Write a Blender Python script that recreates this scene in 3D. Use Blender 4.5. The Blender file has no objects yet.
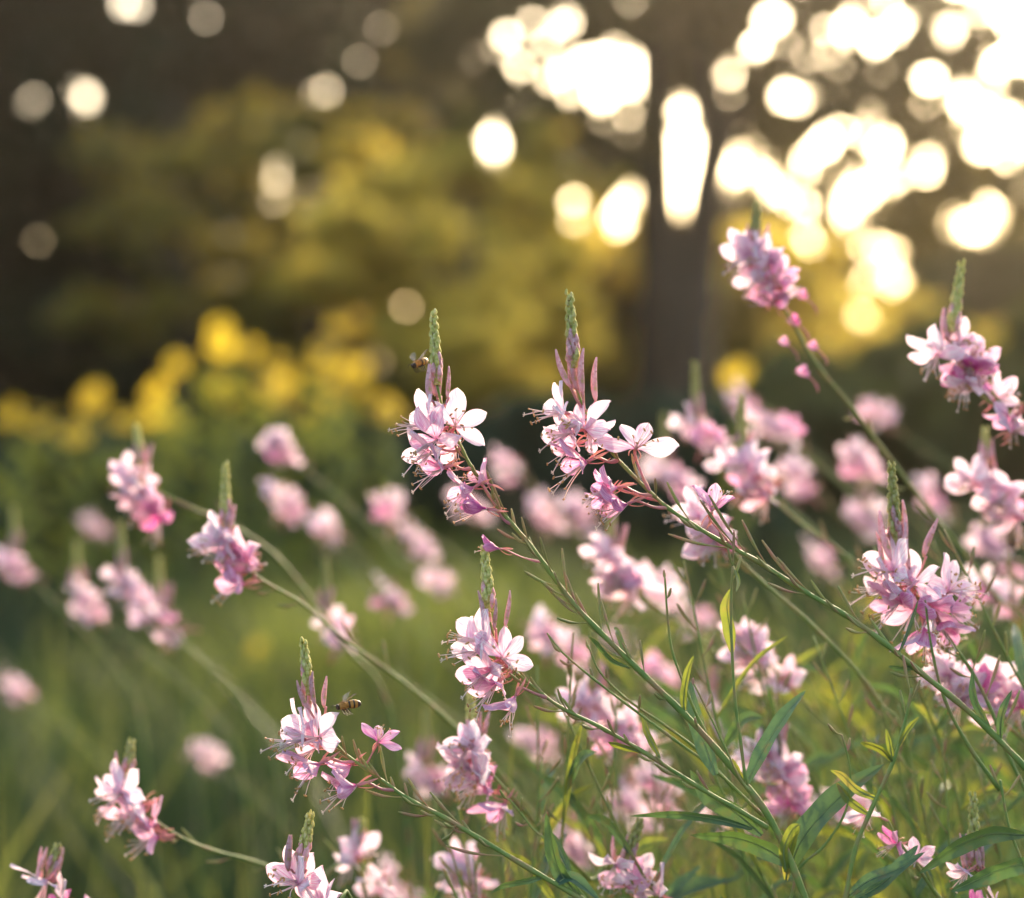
import bpy, math, random
import numpy as np
from mathutils import Vector, Matrix, Euler, noise as mnoise

R = math.radians
random.seed(7)
rng = np.random.default_rng(11)
S = bpy.context.scene
COL = S.collection

# ------------------------------------------------------------------ camera
CAM_Z, PITCH, LENS, D0 = 0.85, 1.16, 85.0, 1.04
TAN = 18.0 / LENS
cam = bpy.data.cameras.new('camera')
cam.lens = LENS; cam.sensor_width = 36; cam.clip_start = 0.02; cam.clip_end = 600
cam.dof.use_dof = True; cam.dof.focus_distance = D0; cam.dof.aperture_fstop = 5.0
camo = bpy.data.objects.new('camera', cam); COL.objects.link(camo)
camo.location = (0, 0, CAM_Z); camo.rotation_euler = (R(90 - PITCH), 0, 0)
S.camera = camo
CM = Matrix.Translation((0, 0, CAM_Z)) @ Euler((R(90 - PITCH), 0, 0)).to_matrix().to_4x4()
CMI = CM.inverted()

# ------------------------------------------------------------------ world and sun
SUN_EL, SUN_AZ = 19.0, 15.0          # azimuth measured from +Y towards +X
w = bpy.data.worlds.new('World'); S.world = w; w.use_nodes = True
nt = w.node_tree; nt.nodes.clear()
sky = nt.nodes.new('ShaderNodeTexSky'); sky.sky_type = 'NISHITA'; sky.sun_disc = False
sky.sun_elevation = R(SUN_EL); sky.sun_rotation = R(SUN_AZ)
sky.air_density = 1.0; sky.dust_density = 4.0; sky.ozone_density = 0.8
bg = nt.nodes.new('ShaderNodeBackground'); bg.inputs['Strength'].default_value = 0.15
wo = nt.nodes.new('ShaderNodeOutputWorld')
nt.links.new(sky.outputs[0], bg.inputs[0]); nt.links.new(bg.outputs[0], wo.inputs[0])
sun = bpy.data.lights.new('sun', 'SUN'); sun.energy = 2.0; sun.angle = R(0.6); sun.color = (1.0, 0.80, 0.56)
suno = bpy.data.objects.new('sun', sun); COL.objects.link(suno)
sd = Vector((math.sin(R(SUN_AZ)) * math.cos(R(SUN_EL)), math.cos(R(SUN_AZ)) * math.cos(R(SUN_EL)), math.sin(R(SUN_EL))))
suno.rotation_euler = sd.to_track_quat('Z', 'Y').to_euler()
suno.location = sd * 50
S.view_settings.view_transform = 'Standard'; S.view_settings.look = 'None'
S.view_settings.gamma = 1.0; S.view_settings.exposure = 2.0; S.view_settings.use_curve_mapping = False
S.render.engine = 'CYCLES'
S.cycles.use_denoising = True
S.cycles.max_bounces = 8; S.cycles.diffuse_bounces = 3; S.cycles.transmission_bounces = 4; S.cycles.transparent_max_bounces = 8
S.cycles.volume_bounces = 0
S.cycles.sample_clamp_indirect = 6
S.cycles.caustics_reflective = False; S.cycles.caustics_refractive = False

# ------------------------------------------------------------------ helpers
def P(px, py, d=D0):
    return CM @ Vector(((px - 512) / 512 * TAN * d, (449 - py) / 512 * TAN * d, -d))

def proj(p):
    q = CMI @ Vector(p)
    if q.z > -0.05: return (-9999, -9999)
    return (512 + q.x / -q.z / TAN * 512, 449 - q.y / -q.z / TAN * 512)

def mesh(name, v, f, mats, uv=None, mi=None, smooth=True):
    me = bpy.data.meshes.new(name)
    me.from_pydata([tuple(a) for a in v], [], f)
    for m in (mats if isinstance(mats, (list, tuple)) else [mats]): me.materials.append(m)
    if uv is not None:
        l = me.uv_layers.new(name='UVMap')
        idx = np.empty(len(me.loops), dtype=np.int32); me.loops.foreach_get('vertex_index', idx)
        l.data.foreach_set('uv', np.asarray(uv, dtype=np.float32)[idx].ravel())
    if mi is not None: me.polygons.foreach_set('material_index', np.asarray(mi, dtype=np.int32))
    if smooth: me.polygons.foreach_set('use_smooth', np.ones(len(me.polygons), dtype=bool))
    me.update()
    return me

WM = {}
def put(name, me, W, parent=None):
    o = bpy.data.objects.new(name, me); COL.objects.link(o)
    WM[o] = W
    if parent is not None:
        o.parent = parent; o.matrix_basis = WM[parent].inverted() @ W
    else:
        o.matrix_basis = W
    return o

def tag(o, label=None, cat=None, group=None, kind=None):
    if label: o['label'] = label
    if cat: o['category'] = cat
    if group: o['group'] = group
    if kind: o['kind'] = kind
    return o

def root(name, loc, label, cat, group=None):
    return tag(put(name, None, Matrix.Translation(loc)), label, cat, group)

class Geo:
    def __init__(s): s.v = []; s.f = []; s.uv = []; s.mi = []
    def add(s, v, f, uv=None, mi=0, M=None):
        n = len(s.v)
        if M is not None: v = [M @ Vector(a) for a in v]
        s.v += [tuple(a) for a in v]; s.f += [tuple(i + n for i in q) for q in f]
        s.uv += list(uv) if uv is not None else [(0.5, 0.5)] * len(v)
        s.mi += [mi] * len(f)
        return s
    def mesh(s, name, mats, smooth=True): return mesh(name, s.v, s.f, mats, s.uv, s.mi, smooth)

def crom(pts, n=6):
    pts = [Vector(p) for p in pts]
    if len(pts) < 3:
        return [pts[0].lerp(pts[1], i / n) for i in range(n + 1)]
    e = [pts[0] * 2 - pts[1]] + pts + [pts[-1] * 2 - pts[-2]]
    out = []
    for i in range(1, len(e) - 2):
        a, b, c, d = e[i - 1], e[i], e[i + 1], e[i + 2]
        for k in range(n):
            t = k / n
            out.append(0.5 * ((2 * b) + (c - a) * t + (2 * a - 5 * b + 4 * c - d) * t * t + (3 * b - a - 3 * c + d) * t ** 3))
    out.append(pts[-1])
    return out

def tube(pts, r, n=6):
    """pts list, r: number, or function of t (0..1)"""
    m = len(pts); v = []; f = []; uv = []
    prev = None
    for i, p in enumerate(pts):
        t = i / (m - 1)
        tg = (pts[min(i + 1, m - 1)] - pts[max(i - 1, 0)])
        if tg.length < 1e-9: tg = Vector((0, 0, 1))
        tg.normalize()
        if prev is None:
            u = tg.orthogonal().normalized()
        else:
            u = (prev - tg * prev.dot(tg)).normalized()
        prev = u; w_ = tg.cross(u)
        rr = r(t) if callable(r) else r
        for k in range(n):
            a = 2 * math.pi * k / n
            v.append(p + (u * math.cos(a) + w_ * math.sin(a)) * rr); uv.append((k / n, t))
    for i in range(m - 1):
        for k in range(n):
            f.append((i * n + k, i * n + (k + 1) % n, (i + 1) * n + (k + 1) % n, (i + 1) * n + k))
    f.append(tuple(range(n - 1, -1, -1))); f.append(tuple((m - 1) * n + k for k in range(n)))
    return v, f, uv

def frame(z, up):
    z = z.normalized(); x = up.cross(z)
    if x.length < 1e-4: x = z.orthogonal()
    x.normalize(); y = z.cross(x)
    return Matrix((x, y, z)).transposed()

def TRS(loc, rot3, s=1.0):
    return Matrix.Translation(loc) @ rot3.to_4x4() @ Matrix.Scale(s, 4)

# ------------------------------------------------------------------ materials
def nodes(name):
    m = bpy.data.materials.new(name); m.use_nodes = True
    n = m.node_tree; n.nodes.clear()
    return m, n

def mat(name, cols, rough=0.6, trans=0.0, tcol=None, scale=40.0, spec=0.3, bump=0.0, rnd=0.12, coord='Object', detail=3, sss=0):
    """cols: list of colours blended by noise; trans: share of light passing through"""
    m, t = nodes(name)
    N = t.nodes.new; L = t.links.new
    tc = N('ShaderNodeTexCoord'); nz = N('ShaderNodeTexNoise'); nz.inputs['Scale'].default_value = scale
    nz.inputs['Detail'].default_value = detail
    L(tc.outputs[coord], nz.inputs['Vector'])
    cr = N('ShaderNodeValToRGB')
    e = cr.color_ramp.elements
    k = len(cols)
    e[0].position = 0.32; e[0].color = (*cols[0], 1); e[1].position = 0.68; e[1].color = (*cols[-1], 1)
    for i in range(1, k - 1):
        q = e.new(0.32 + 0.36 * i / (k - 1)); q.color = (*cols[i], 1)
    L(nz.outputs['Fac'], cr.inputs[0])
    oi = N('ShaderNodeObjectInfo'); hs = N('ShaderNodeHueSaturation')
    mr = N('ShaderNodeMapRange'); mr.inputs[3].default_value = 1 - rnd * 2; mr.inputs[4].default_value = 1 + rnd * 2
    L(oi.outputs['Random'], mr.inputs[0]); L(mr.outputs[0], hs.inputs['Value'])
    L(cr.outputs[0], hs.inputs['Color'])
    b = N('ShaderNodeBsdfPrincipled'); b.inputs['Roughness'].default_value = rough
    b.inputs['Specular IOR Level'].default_value = spec
    L(hs.outputs[0], b.inputs['Base Color'])
    out = N('ShaderNodeOutputMaterial')
    if bump:
        bp = N('ShaderNodeBump'); bp.inputs['Strength'].default_value = bump; bp.inputs['Distance'].default_value = 0.001
        L(nz.outputs['Fac'], bp.inputs['Height']); L(bp.outputs[0], b.inputs['Normal'])
    if trans:
        tr = N('ShaderNodeBsdfTranslucent'); mx = N('ShaderNodeMixShader'); mx.inputs[0].default_value = trans
        if tcol:
            mm = N('ShaderNodeMix'); mm.data_type = 'RGBA'; mm.blend_type = 'MIX'; mm.inputs[0].default_value = 0.7
            L(hs.outputs[0], mm.inputs[6]); mm.inputs[7].default_value = (*tcol, 1)
            L(mm.outputs[2], tr.inputs[0])
        else: L(hs.outputs[0], tr.inputs[0])
        L(b.outputs[0], mx.inputs[1]); L(tr.outputs[0], mx.inputs[2]); L(mx.outputs[0], out.inputs[0])
    else: L(b.outputs[0], out.inputs[0])
    return m

def petal_mat(name, base, mid, tip, vein, trans=0.42):
    m, t = nodes(name); N = t.nodes.new; L = t.links.new
    uv = N('ShaderNodeUVMap'); sp = N('ShaderNodeSeparateXYZ'); L(uv.outputs[0], sp.inputs[0])
    cr = N('ShaderNodeValToRGB'); e = cr.color_ramp.elements
    e[0].position = 0.0; e[0].color = (*base, 1); e[1].position = 1.0; e[1].color = (*tip, 1)
    q = e.new(0.35); q.color = (*mid, 1)
    nz0 = N('ShaderNodeTexNoise'); nz0.inputs['Scale'].default_value = 4
    L(uv.outputs[0], nz0.inputs['Vector'])
    ad = N('ShaderNodeMath'); ad.operation = 'MULTIPLY_ADD'; ad.inputs[1].default_value = 0.35
    L(nz0.outputs['Fac'], ad.inputs[0]); L(sp.outputs[1], ad.inputs[2])
    sb = N('ShaderNodeMath'); sb.operation = 'SUBTRACT'; sb.inputs[1].default_value = 0.17; L(ad.outputs[0], sb.inputs[0])
    L(sb.outputs[0], cr.inputs[0])
    # veins: streaks running lengthways
    mp = N('ShaderNodeMapping'); mp.inputs['Scale'].default_value = (13, 0.9, 1); L(uv.outputs[0], mp.inputs[0])
    nz = N('ShaderNodeTexNoise'); nz.inputs['Scale'].default_value = 1.5; nz.inputs['Detail'].default_value = 2
    L(mp.outputs[0], nz.inputs['Vector'])
    vr = N('ShaderNodeValToRGB'); vr.color_ramp.elements[0].position = 0.47; vr.color_ramp.elements[1].position = 0.53
    vr.color_ramp.elements[0].color = (0, 0, 0, 1); vr.color_ramp.elements[1].color = (0.8, 0.8, 0.8, 1)
    L(nz.outputs['Fac'], vr.inputs[0])
    mx = N('ShaderNodeMix'); mx.data_type = 'RGBA'; L(vr.outputs[0], mx.inputs[0]); L(cr.outputs[0], mx.inputs[6]); mx.inputs[7].default_value = (*vein, 1)
    oi = N('ShaderNodeObjectInfo'); hs = N('ShaderNodeHueSaturation')
    mr = N('ShaderNodeMapRange'); mr.inputs[3].default_value = 0.8; mr.inputs[4].default_value = 1.25
    L(oi.outputs['Random'], mr.inputs[0]); L(mr.outputs[0], hs.inputs['Saturation']); L(mx.outputs[2], hs.inputs['Color'])
    b = N('ShaderNodeBsdfPrincipled'); b.inputs['Roughness'].default_value = 0.55; b.inputs['Specular IOR Level'].default_value = 0.25
    L(hs.outputs[0], b.inputs['Base Color'])
    bp = N('ShaderNodeBump'); bp.inputs['Strength'].default_value = 0.35; bp.inputs['Distance'].default_value = 0.0004
    L(nz.outputs['Fac'], bp.inputs['Height']); L(bp.outputs[0], b.inputs['Normal'])
    tr = N('ShaderNodeBsdfTranslucent'); L(hs.outputs[0], tr.inputs[0])
    ms = N('ShaderNodeMixShader'); ms.inputs[0].default_value = trans
    out = N('ShaderNodeOutputMaterial')
    L(b.outputs[0], ms.inputs[1]); L(tr.outputs[0], ms.inputs[2]); L(ms.outputs[0], out.inputs[0])
    return m

PET = [petal_mat('petal_white', (.76, .40, .56), (.83, .75, .79), (.84, .81, .83), (.70, .36, .52)),
       petal_mat('petal_blush', (.72, .32, .48), (.83, .68, .75), (.84, .76, .81), (.68, .32, .50)),
       petal_mat('petal_pink', (.68, .18, .38), (.79, .50, .64), (.83, .64, .75), (.64, .20, .44)),
       petal_mat('petal_deep', (.58, .10, .29), (.72, .30, .50), (.78, .45, .62), (.55, .12, .36))]
M = {}
M['calyx'] = mat('calyx', [(.62, .20, .27), (.55, .26, .18)], .5, .2, scale=300)
M['filament'] = mat('filament', [(.86, .62, .66), (.88, .80, .66)], .5, .4, scale=200)
M['anther'] = mat('anther', [(.42, .16, .07), (.60, .36, .12)], .7, scale=900)
M['stem'] = mat('stem', [(.11, .18, .035), (.18, .23, .05), (.27, .17, .07)], .6, .0, scale=90, bump=.4, rnd=.05)
M['spike'] = mat('spike', [(.36, .36, .08), (.56, .52, .16), (.68, .60, .32)], .8, .25, scale=700, bump=.8)
M['bud'] = mat('bud', [(.44, .36, .14), (.66, .32, .34), (.76, .48, .48), (.46, .16, .14)], .65, .25, scale=330, bump=.7)
M['pod'] = mat('pod', [(.22, .26, .06), (.32, .26, .09), (.40, .18, .11)], .6, .1, scale=120, bump=.4)
M['leaf'] = mat('leaf', [(.03, .075, .045), (.05, .11, .055), (.07, .13, .06), (.15, .12, .05)], .5, .28, (.14, .24, .03), scale=160, spec=.5, bump=.5)
M['leaf_yellow'] = mat('leaf_yellow', [(.09, .15, .03), (.15, .20, .035), (.18, .20, .04), (.26, .15, .06)], .5, .4, (.30, .32, .03), scale=120, bump=.4)
M['midrib'] = mat('midrib', [(.16, .22, .08), (.22, .26, .10)], .6, .2, scale=90)
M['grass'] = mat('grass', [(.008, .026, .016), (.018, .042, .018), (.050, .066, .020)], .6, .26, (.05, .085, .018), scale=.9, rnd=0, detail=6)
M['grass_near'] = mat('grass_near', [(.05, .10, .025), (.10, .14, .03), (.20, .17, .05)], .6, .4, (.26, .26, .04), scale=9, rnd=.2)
M['grass_tall'] = mat('grass_tall', [(.04, .08, .025), (.09, .12, .03), (.18, .15, .06)], .6, .4, (.17, .19, .04), scale=5, rnd=0)
M['grass_gold'] = mat('grass_gold', [(.07, .12, .03), (.14, .17, .04), (.24, .22, .06)], .6, .45, (.26, .30, .05), scale=2.5, rnd=0, detail=5)
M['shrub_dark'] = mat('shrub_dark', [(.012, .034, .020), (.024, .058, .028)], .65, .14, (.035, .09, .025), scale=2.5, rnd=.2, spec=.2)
M['shrub_olive'] = mat('shrub_olive', [(.035, .05, .016), (.07, .085, .02)], .65, .28, (.14, .15, .02), scale=2.5, rnd=.15, spec=.2)
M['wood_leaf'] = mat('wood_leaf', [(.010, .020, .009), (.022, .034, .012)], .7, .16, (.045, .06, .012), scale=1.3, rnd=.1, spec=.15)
M['gold_leaf'] = mat('gold_leaf', [(.24, .20, .03), (.42, .33, .04)], .6, .72, (.92, .72, .12), scale=1.5, rnd=.1, spec=.2)
M['olive_leaf'] = mat('olive_leaf', [(.06, .065, .014), (.14, .12, .018)], .6, .5, (.30, .24, .03), scale=1.5, rnd=.1, spec=.2)
M['tree_leaf'] = mat('tree_leaf', [(.035, .04, .012), (.07, .065, .02)], .65, .35, (.20, .16, .03), scale=1.5, rnd=.1, spec=.2)
M['bark'] = mat('bark', [(.022, .016, .011), (.05, .037, .025)], .9, scale=9, bump=1.0, rnd=.05)
M['yellow_petal'] = mat('yellow_petal', [(.86, .56, .03), (.88, .66, .05)], .5, .6, (.95, .72, .05), scale=60, rnd=.05)
M['flower_disc'] = mat('flower_disc', [(.16, .08, .02), (.30, .16, .02)], .8, scale=200)
M['ground'] = mat('ground', [(.018, .026, .012), (.032, .036, .016), (.06, .05, .025)], .95, scale=.7, rnd=0, coord='Object', detail=8)
M['bee_fur'] = mat('bee_fur', [(.30, .13, .03), (.50, .25, .06)], .9, scale=900, bump=1)
M['bee_dark'] = mat('bee_dark', [(.02, .012, .008), (.05, .03, .015)], .5, scale=500)
M['bee_amber'] = mat('bee_amber', [(.40, .17, .03), (.50, .26, .05)], .5, .1, scale=500)
def wing_mat():
    m, t = nodes('bee_wing'); N = t.nodes.new; L = t.links.new
    tr = N('ShaderNodeBsdfTransparent'); tr.inputs[0].default_value = (.95, .9, .85, 1)
    b = N('ShaderNodeBsdfPrincipled'); b.inputs['Base Color'].default_value = (.5, .38, .25, 1); b.inputs['Roughness'].default_value = .3
    mx = N('ShaderNodeMixShader'); mx.inputs[0].default_value = .35; o = N('ShaderNodeOutputMaterial')
    L(tr.outputs[0], mx.inputs[1]); L(b.outputs[0], mx.inputs[2]); L(mx.outputs[0], o.inputs[0]); return m
M['wing'] = wing_mat()

# ------------------------------------------------------------------ ground
def ground_z(x, y):
    return 0.05 * mnoise.noise(Vector((x * .35, y * .35, 3.1)))
gv, gf = [], []
xs = np.concatenate([-np.geomspace(300, 2, 22), np.linspace(-1.6, 1.6, 9), np.geomspace(2, 300, 22)])
ys = np.concatenate([-np.geomspace(100, 1, 10), np.linspace(-.5, 12, 26), np.geomspace(13, 450, 26)])
for yy in ys:
    for xx in xs: gv.append((xx, yy, ground_z(xx, yy)))
nx = len(xs)
for j in range(len(ys) - 1):
    for i in range(nx - 1): gf.append((j * nx + i, j * nx + i + 1, (j + 1) * nx + i + 1, (j + 1) * nx + i))
tag(put('ground', mesh('ground', gv, gf, M['ground']), Matrix.Identity(4)), 'dark earth of the meadow under the grass', kind='structure')

# ------------------------------------------------------------------ leaf clouds (crowns, shrubs)
def leaf_cloud(name, clumps, n, size, m, holes=(), thin=0.0):
    """clumps: (centre, (rx, ry, rz), weight). Small folded leaf faces spread through the clump volumes."""
    W_ = np.array([c[2] * c[1][0] * c[1][2] for c in clumps]); W_ = W_ / W_.sum()
    ci = rng.choice(len(clumps), n, p=W_)
    d = rng.normal(size=(n, 3)); d /= np.linalg.norm(d, axis=1)[:, None]
    r = rng.random(n) ** 0.45
    C = np.array([tuple(c[0]) for c in clumps])[ci]; Rr = np.array([c[1] for c in clumps])[ci]
    p = C + d * r[:, None] * Rr
    p = p[p[:, 2] > 0.05]
    if len(holes):
        q = p - np.array([0, 0, CAM_Z]); cp, spt = math.cos(R(PITCH)), math.sin(R(PITCH))
        dep = q[:, 1] * cp - q[:, 2] * spt; up = q[:, 1] * spt + q[:, 2] * cp
        px = 512 + q[:, 0] / dep / TAN * 512; py = 449 - up / dep / TAN * 512
        keep = np.ones(len(p), bool)
        lpx = size * (.62 if size > .11 else .5) / (max(5.0, float(dep.mean())) * TAN / 512)
        for hx, hy, hr in holes:
            wob = (hr + lpx) * (0.85 + 0.3 * rng.random(len(p)))
            keep &= ((px - hx) ** 2 + (py - hy) ** 2 > (wob * (1 if hr < 10 else .92)) ** 2) | (rng.random(len(p)) < .04)
        p = p[keep]
    n = len(p)
    a = rng.normal(size=(n, 3)); a /= np.linalg.norm(a, axis=1)[:, None]
    b = rng.normal(size=(n, 3)); b -= a * (a * b).sum(1)[:, None]; b /= np.linalg.norm(b, axis=1)[:, None]
    c = np.cross(a, b)
    s = size * (0.6 + 0.8 * rng.random(n))[:, None]
    v = np.stack([p - a * s, p + b * s * .42 + c * s * .12, p + a * s, p - b * s * .42 + c * s * .12], 1).reshape(-1, 3)
    me = bpy.data.meshes.new(name)
    me.vertices.add(4 * n); me.vertices.foreach_set('co', v.astype(np.float32).ravel())
    me.loops.add(4 * n); me.loops.foreach_set('vertex_index', np.arange(4 * n, dtype=np.int32))
    me.polygons.add(n); me.polygons.foreach_set('loop_start', np.arange(0, 4 * n, 4, dtype=np.int32))
    me.update(calc_edges=True); me.materials.append(m)
    return me

def world_px(px, py, d): return P(px, py, d)

# gaps through which the sky shows, as openings between the clumps of the crowns
HOLES = [(600, 72, 32), (560, 85, 20), (625, 90, 16), (490, 140, 24), (512, 160, 16), (590, 205, 32), (555, 190, 20), (625, 215, 22),
         (575, 235, 16), (683, 150, 13), (683, 175, 15), (682, 205, 15), (681, 232, 11), (680, 272, 8), (686, 112, 6),
         (780, 105, 24), (805, 205, 32), (830, 165, 28), (870, 130, 28), (900, 165, 32), (860, 205, 30), (930, 190, 14), (840, 228, 18),
         (812, 240, 12), (990, 100, 26), (1015, 60, 26), (1010, 135, 26), (985, 150, 16), (890, 245, 16), (890, 285, 8), (880, 262, 14),
         (715, 32, 15), (660, 15, 14), (640, 45, 10), (835, 35, 20), (865, 45, 16), (745, 45, 10), (1005, 10, 18), (770, 20, 8), (930, 85, 12),
         (895, 25, 12), (720, 190, 10), (735, 120, 8), (800, 60, 9), (950, 30, 9), (960, 100, 8), (628, 125, 8), (620, 5, 10),
         (273, 172, 9.0), (274, 170, 9.0), (277, 202, 7), (90, 96, 8), (82, 108, 7), (35, 106, 7), (135, 3, 9), (120, 2, 8), (195, 22, 7), (215, 24, 6),
         (262, 30, 6), (298, 50, 5), (325, 90, 8), (312, 96, 6), (355, 66, 5), (100, 50, 5), (70, 85, 4), (470, 85, 8), (460, 95, 6),
         (520, 60, 10), (505, 45, 8), (530, 20, 7), (20, 50, 3), (160, 40, 3), (230, 60, 3), (310, 190, 3), (435, 0, 6), (148, 222, 2), (230, 180, 3), (25, 195, 3), (475, 5, 6),
         (520, 100, 9), (545, 40, 10), (565, 20, 8), (475, 60, 5), (430, 90, 4), (385, 30, 3)]

_h = []
for x, y, r_ in HOLES:
    if r_ <= 9: _h.append((x, y, r_ * .9 - (.5 if x < 430 else 1.5))); continue
    for _ in range(max(3, int(r_ * r_ / (72 if x < 700 else 85)))):
        a_ = random.uniform(0, 6.283); q_ = r_ * .95 * math.sqrt(random.random())
        _h.append((x + q_ * math.cos(a_), y + q_ * math.sin(a_), random.uniform(-2.5, 5)))
for _ in range(45): _h.append((random.uniform(480, 1024), random.uniform(-5, 70), random.uniform(-3, 2)))
for _ in range(40): _h.append((random.uniform(720, 1024), random.uniform(60, 290), random.uniform(-3, 2)))
for _ in range(46): _h.append((random.uniform(0, 460), random.uniform(-5, 130), random.uniform(-4, 0)))
HOLES = _h
def clumpset(spec):
    out = []
    for (px, py, d, rx, rz, wgt) in spec:
        c = P(px, py, d); k = d * TAN / 512
        out.append((c, (rx * k, rx * k * 0.9, rz * k), wgt))
    return out

def make_tree(name, label, base, stems, clumps, n, size, lm, holes=HOLES, group=None, cat='tree'):
    t = root(name, base, label, cat, group)
    g = Geo()
    for pts, r0, r1 in stems:
        q = crom(pts, 5)
        g.add(*tube(q, lambda u: r0 * (1 - u) + r1 * u + (r0 * .35 * max(0, .12 - u) / .12), 9)[:3])
    put('trunk', g.mesh('trunk', M['bark']), Matrix.Identity(4), t)
    put('crown', leaf_cloud('crown', clumps, n, size, lm, holes), Matrix.Identity(4), t)
    return t

def gz(px, d):
    p = P(px, 400, d); p.z = 0; return p

# ---- the forked tree, right of centre
d = 14.0
b = gz(672, d)
st = [([b, P(674, 330, d), P(672, 285, d)], .27, .21),
      ([P(668, 300, d), P(657, 220, d), P(655, 120, d), P(652, 20, d), P(645, -120, d)], .15, .09),
      ([P(686, 310, d), P(700, 240, d), P(712, 165, d), P(738, 110, d + .3), P(790, 60, d + .6), P(850, -40, d + .8)], .15, .06),
      ([P(712, 165, d), P(705, 90, d), P(690, 20, d), P(690, -90, d)], .09, .05),
      ([P(655, 60, d), P(600, 15, d), P(540, 5, d), P(450, 20, d - .5)], .06, .02),
      ([P(654, 100, d), P(620, 130, d), P(560, 128, d - .3)], .035, .012),
      ([P(738, 110, d), P(800, 130, d), P(880, 90, d), P(960, 60, d)], .035, .012),
      ([P(790, 60, d), P(840, 75, d), P(930, 50, d)], .04, .015),
      ([P(690, 40, d), P(760, 0, d), P(860, -20, d)], .05, .015)]
cl = clumpset([(560, 10, 13.5, 110, 60, 1.2), (640, -40, 14, 120, 60, 1.2), (720, 60, 14.5, 70, 80, .8), (760, -20, 14, 120, 60, 1), (880, 60, 14, 90, 90, .55),
               (960, 40, 14.5, 100, 100, .55), (820, 110, 14, 90, 90, .4), (530, 110, 13.5, 70, 70, 1.1), (620, 150, 14, 60, 60, .7), (930, 170, 15, 60, 90, .5),
               (760, 150, 14.4, 30, 60, .2), (1040, 120, 14, 60, 120, .5), (560, 250, 15, 60, 60, .4), (700, 20, 14, 50, 30, .5), (450, 40, 13.5, 60, 60, .8)])
make_tree('forked_tree', 'tall forked tree with two dark trunks in front of the bright sky', b, st, cl, 15000, .07, M['tree_leaf'])

# ---- wall of dark trees on the left
wood = [(-30, 17.5, 'dense black green tree filling the left edge of the wood'),
        (110, 19.5, 'dark tree with small sky gaps in its top, second from the left edge'),
        (235, 16.5, 'dark leaning tree with one bright round gap in its crown'),
        (350, 20.0, 'dark tree between the gapped crown and the golden leaves'),
        (470, 22.0, 'dim tree standing behind the golden foliage'),
        (590, 24.0, 'farthest dim tree, low behind the trunk of the forked tree')]
for i, (px, d, lab) in enumerate(wood):
    b = gz(px, d)
    top = -120 if i < 4 else (60 if i == 4 else 290)
    st = [([b, P(px + 6, 250, d), P(px - 5, 100, d), P(px + 10, top, d)], .2, .06)]
    for k in range(7):
        yy = 330 - k * 55 if top < 100 else 380 - k * 18
        sx = random.choice((-1, 1)) * random.uniform(50, 90)
        st.append(([P(px, yy + 20, d), P(px + sx * .5, yy, d), P(px + sx, yy - 25, d + random.uniform(-.5, .5))], .05, .015))
    spec = []
    H = 400 - top
    for k in range(34):
        yy = top + (H + 40) * ((k + random.random()) / 34)
        wd = 85 if i < 4 else 75
        spec.append((px + random.uniform(-wd, wd), yy, d + random.uniform(-1.2, 1.2), random.uniform(32, 62), random.uniform(25, 50), 1))
    if i < 4:
        for yy in range(-70, 170, 42):
            for xx in (-75, -25, 30, 80): spec.append((px + xx, yy + (xx % 20), d + random.uniform(-.8, .8), 40, 32, .8))
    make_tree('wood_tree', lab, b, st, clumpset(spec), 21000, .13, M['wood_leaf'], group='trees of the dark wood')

# ---- far bushes closing the horizon
for i, (px, d, wd, top, lab) in enumerate([(760, 26, 120, 330, 'far olive bush low behind the forked tree'), (590, 17, 70, 262, 'grey green rounded bush left of the forked trunk'),
                                           (930, 30, 150, 310, 'far hazy thicket below the brightest sky'), (1045, 22, 100, 205, 'tall hazy thicket at the right edge')]):
    b = gz(px, d)
    k0 = d * TAN / 512
    spec = [(px + random.uniform(-wd, wd), random.uniform(top + 25, 410), d + random.uniform(-1, 1), random.uniform(25, 50), random.uniform(20, 40), 1) for _ in range(22)]
    stems = [([b + Vector((random.uniform(-.3, .3), 0, 0)), P(px + random.uniform(-.5, .5) * wd, 380, d), P(px + random.uniform(-.8, .8) * wd, top + 40, d)], .05, .01) for _ in range(6)]
    make_tree('thicket', lab, b, stems, clumpset(spec), 9000, .12, M['shrub_olive'], group='far thickets', cat='bush')

# ---- a thin far tree veiling the bright sky on the right
b = gz(1010, 24)
spec = [(random.uniform(735, 1090), random.uniform(110, 320), 24 + random.uniform(-1.5, 1.5), random.uniform(28, 50), random.uniform(24, 42), 1) for _ in range(34)]
st = [([b, P(1008, 250, 24), P(1000, 170, 24), P(985, 90, 24)], .10, .03)]
for s_ in spec[::3]: st.append(([P(1006, min(330, s_[1] + 60), 24), P((1006 + s_[0]) / 2, s_[1] + 22, 24), P(s_[0], s_[1], s_[2])], .02, .006))
make_tree('far_tree', 'thin leaved far tree veiling the brightest part of the sky', b, st, clumpset(spec), 10000, .10, M['tree_leaf'])

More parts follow.
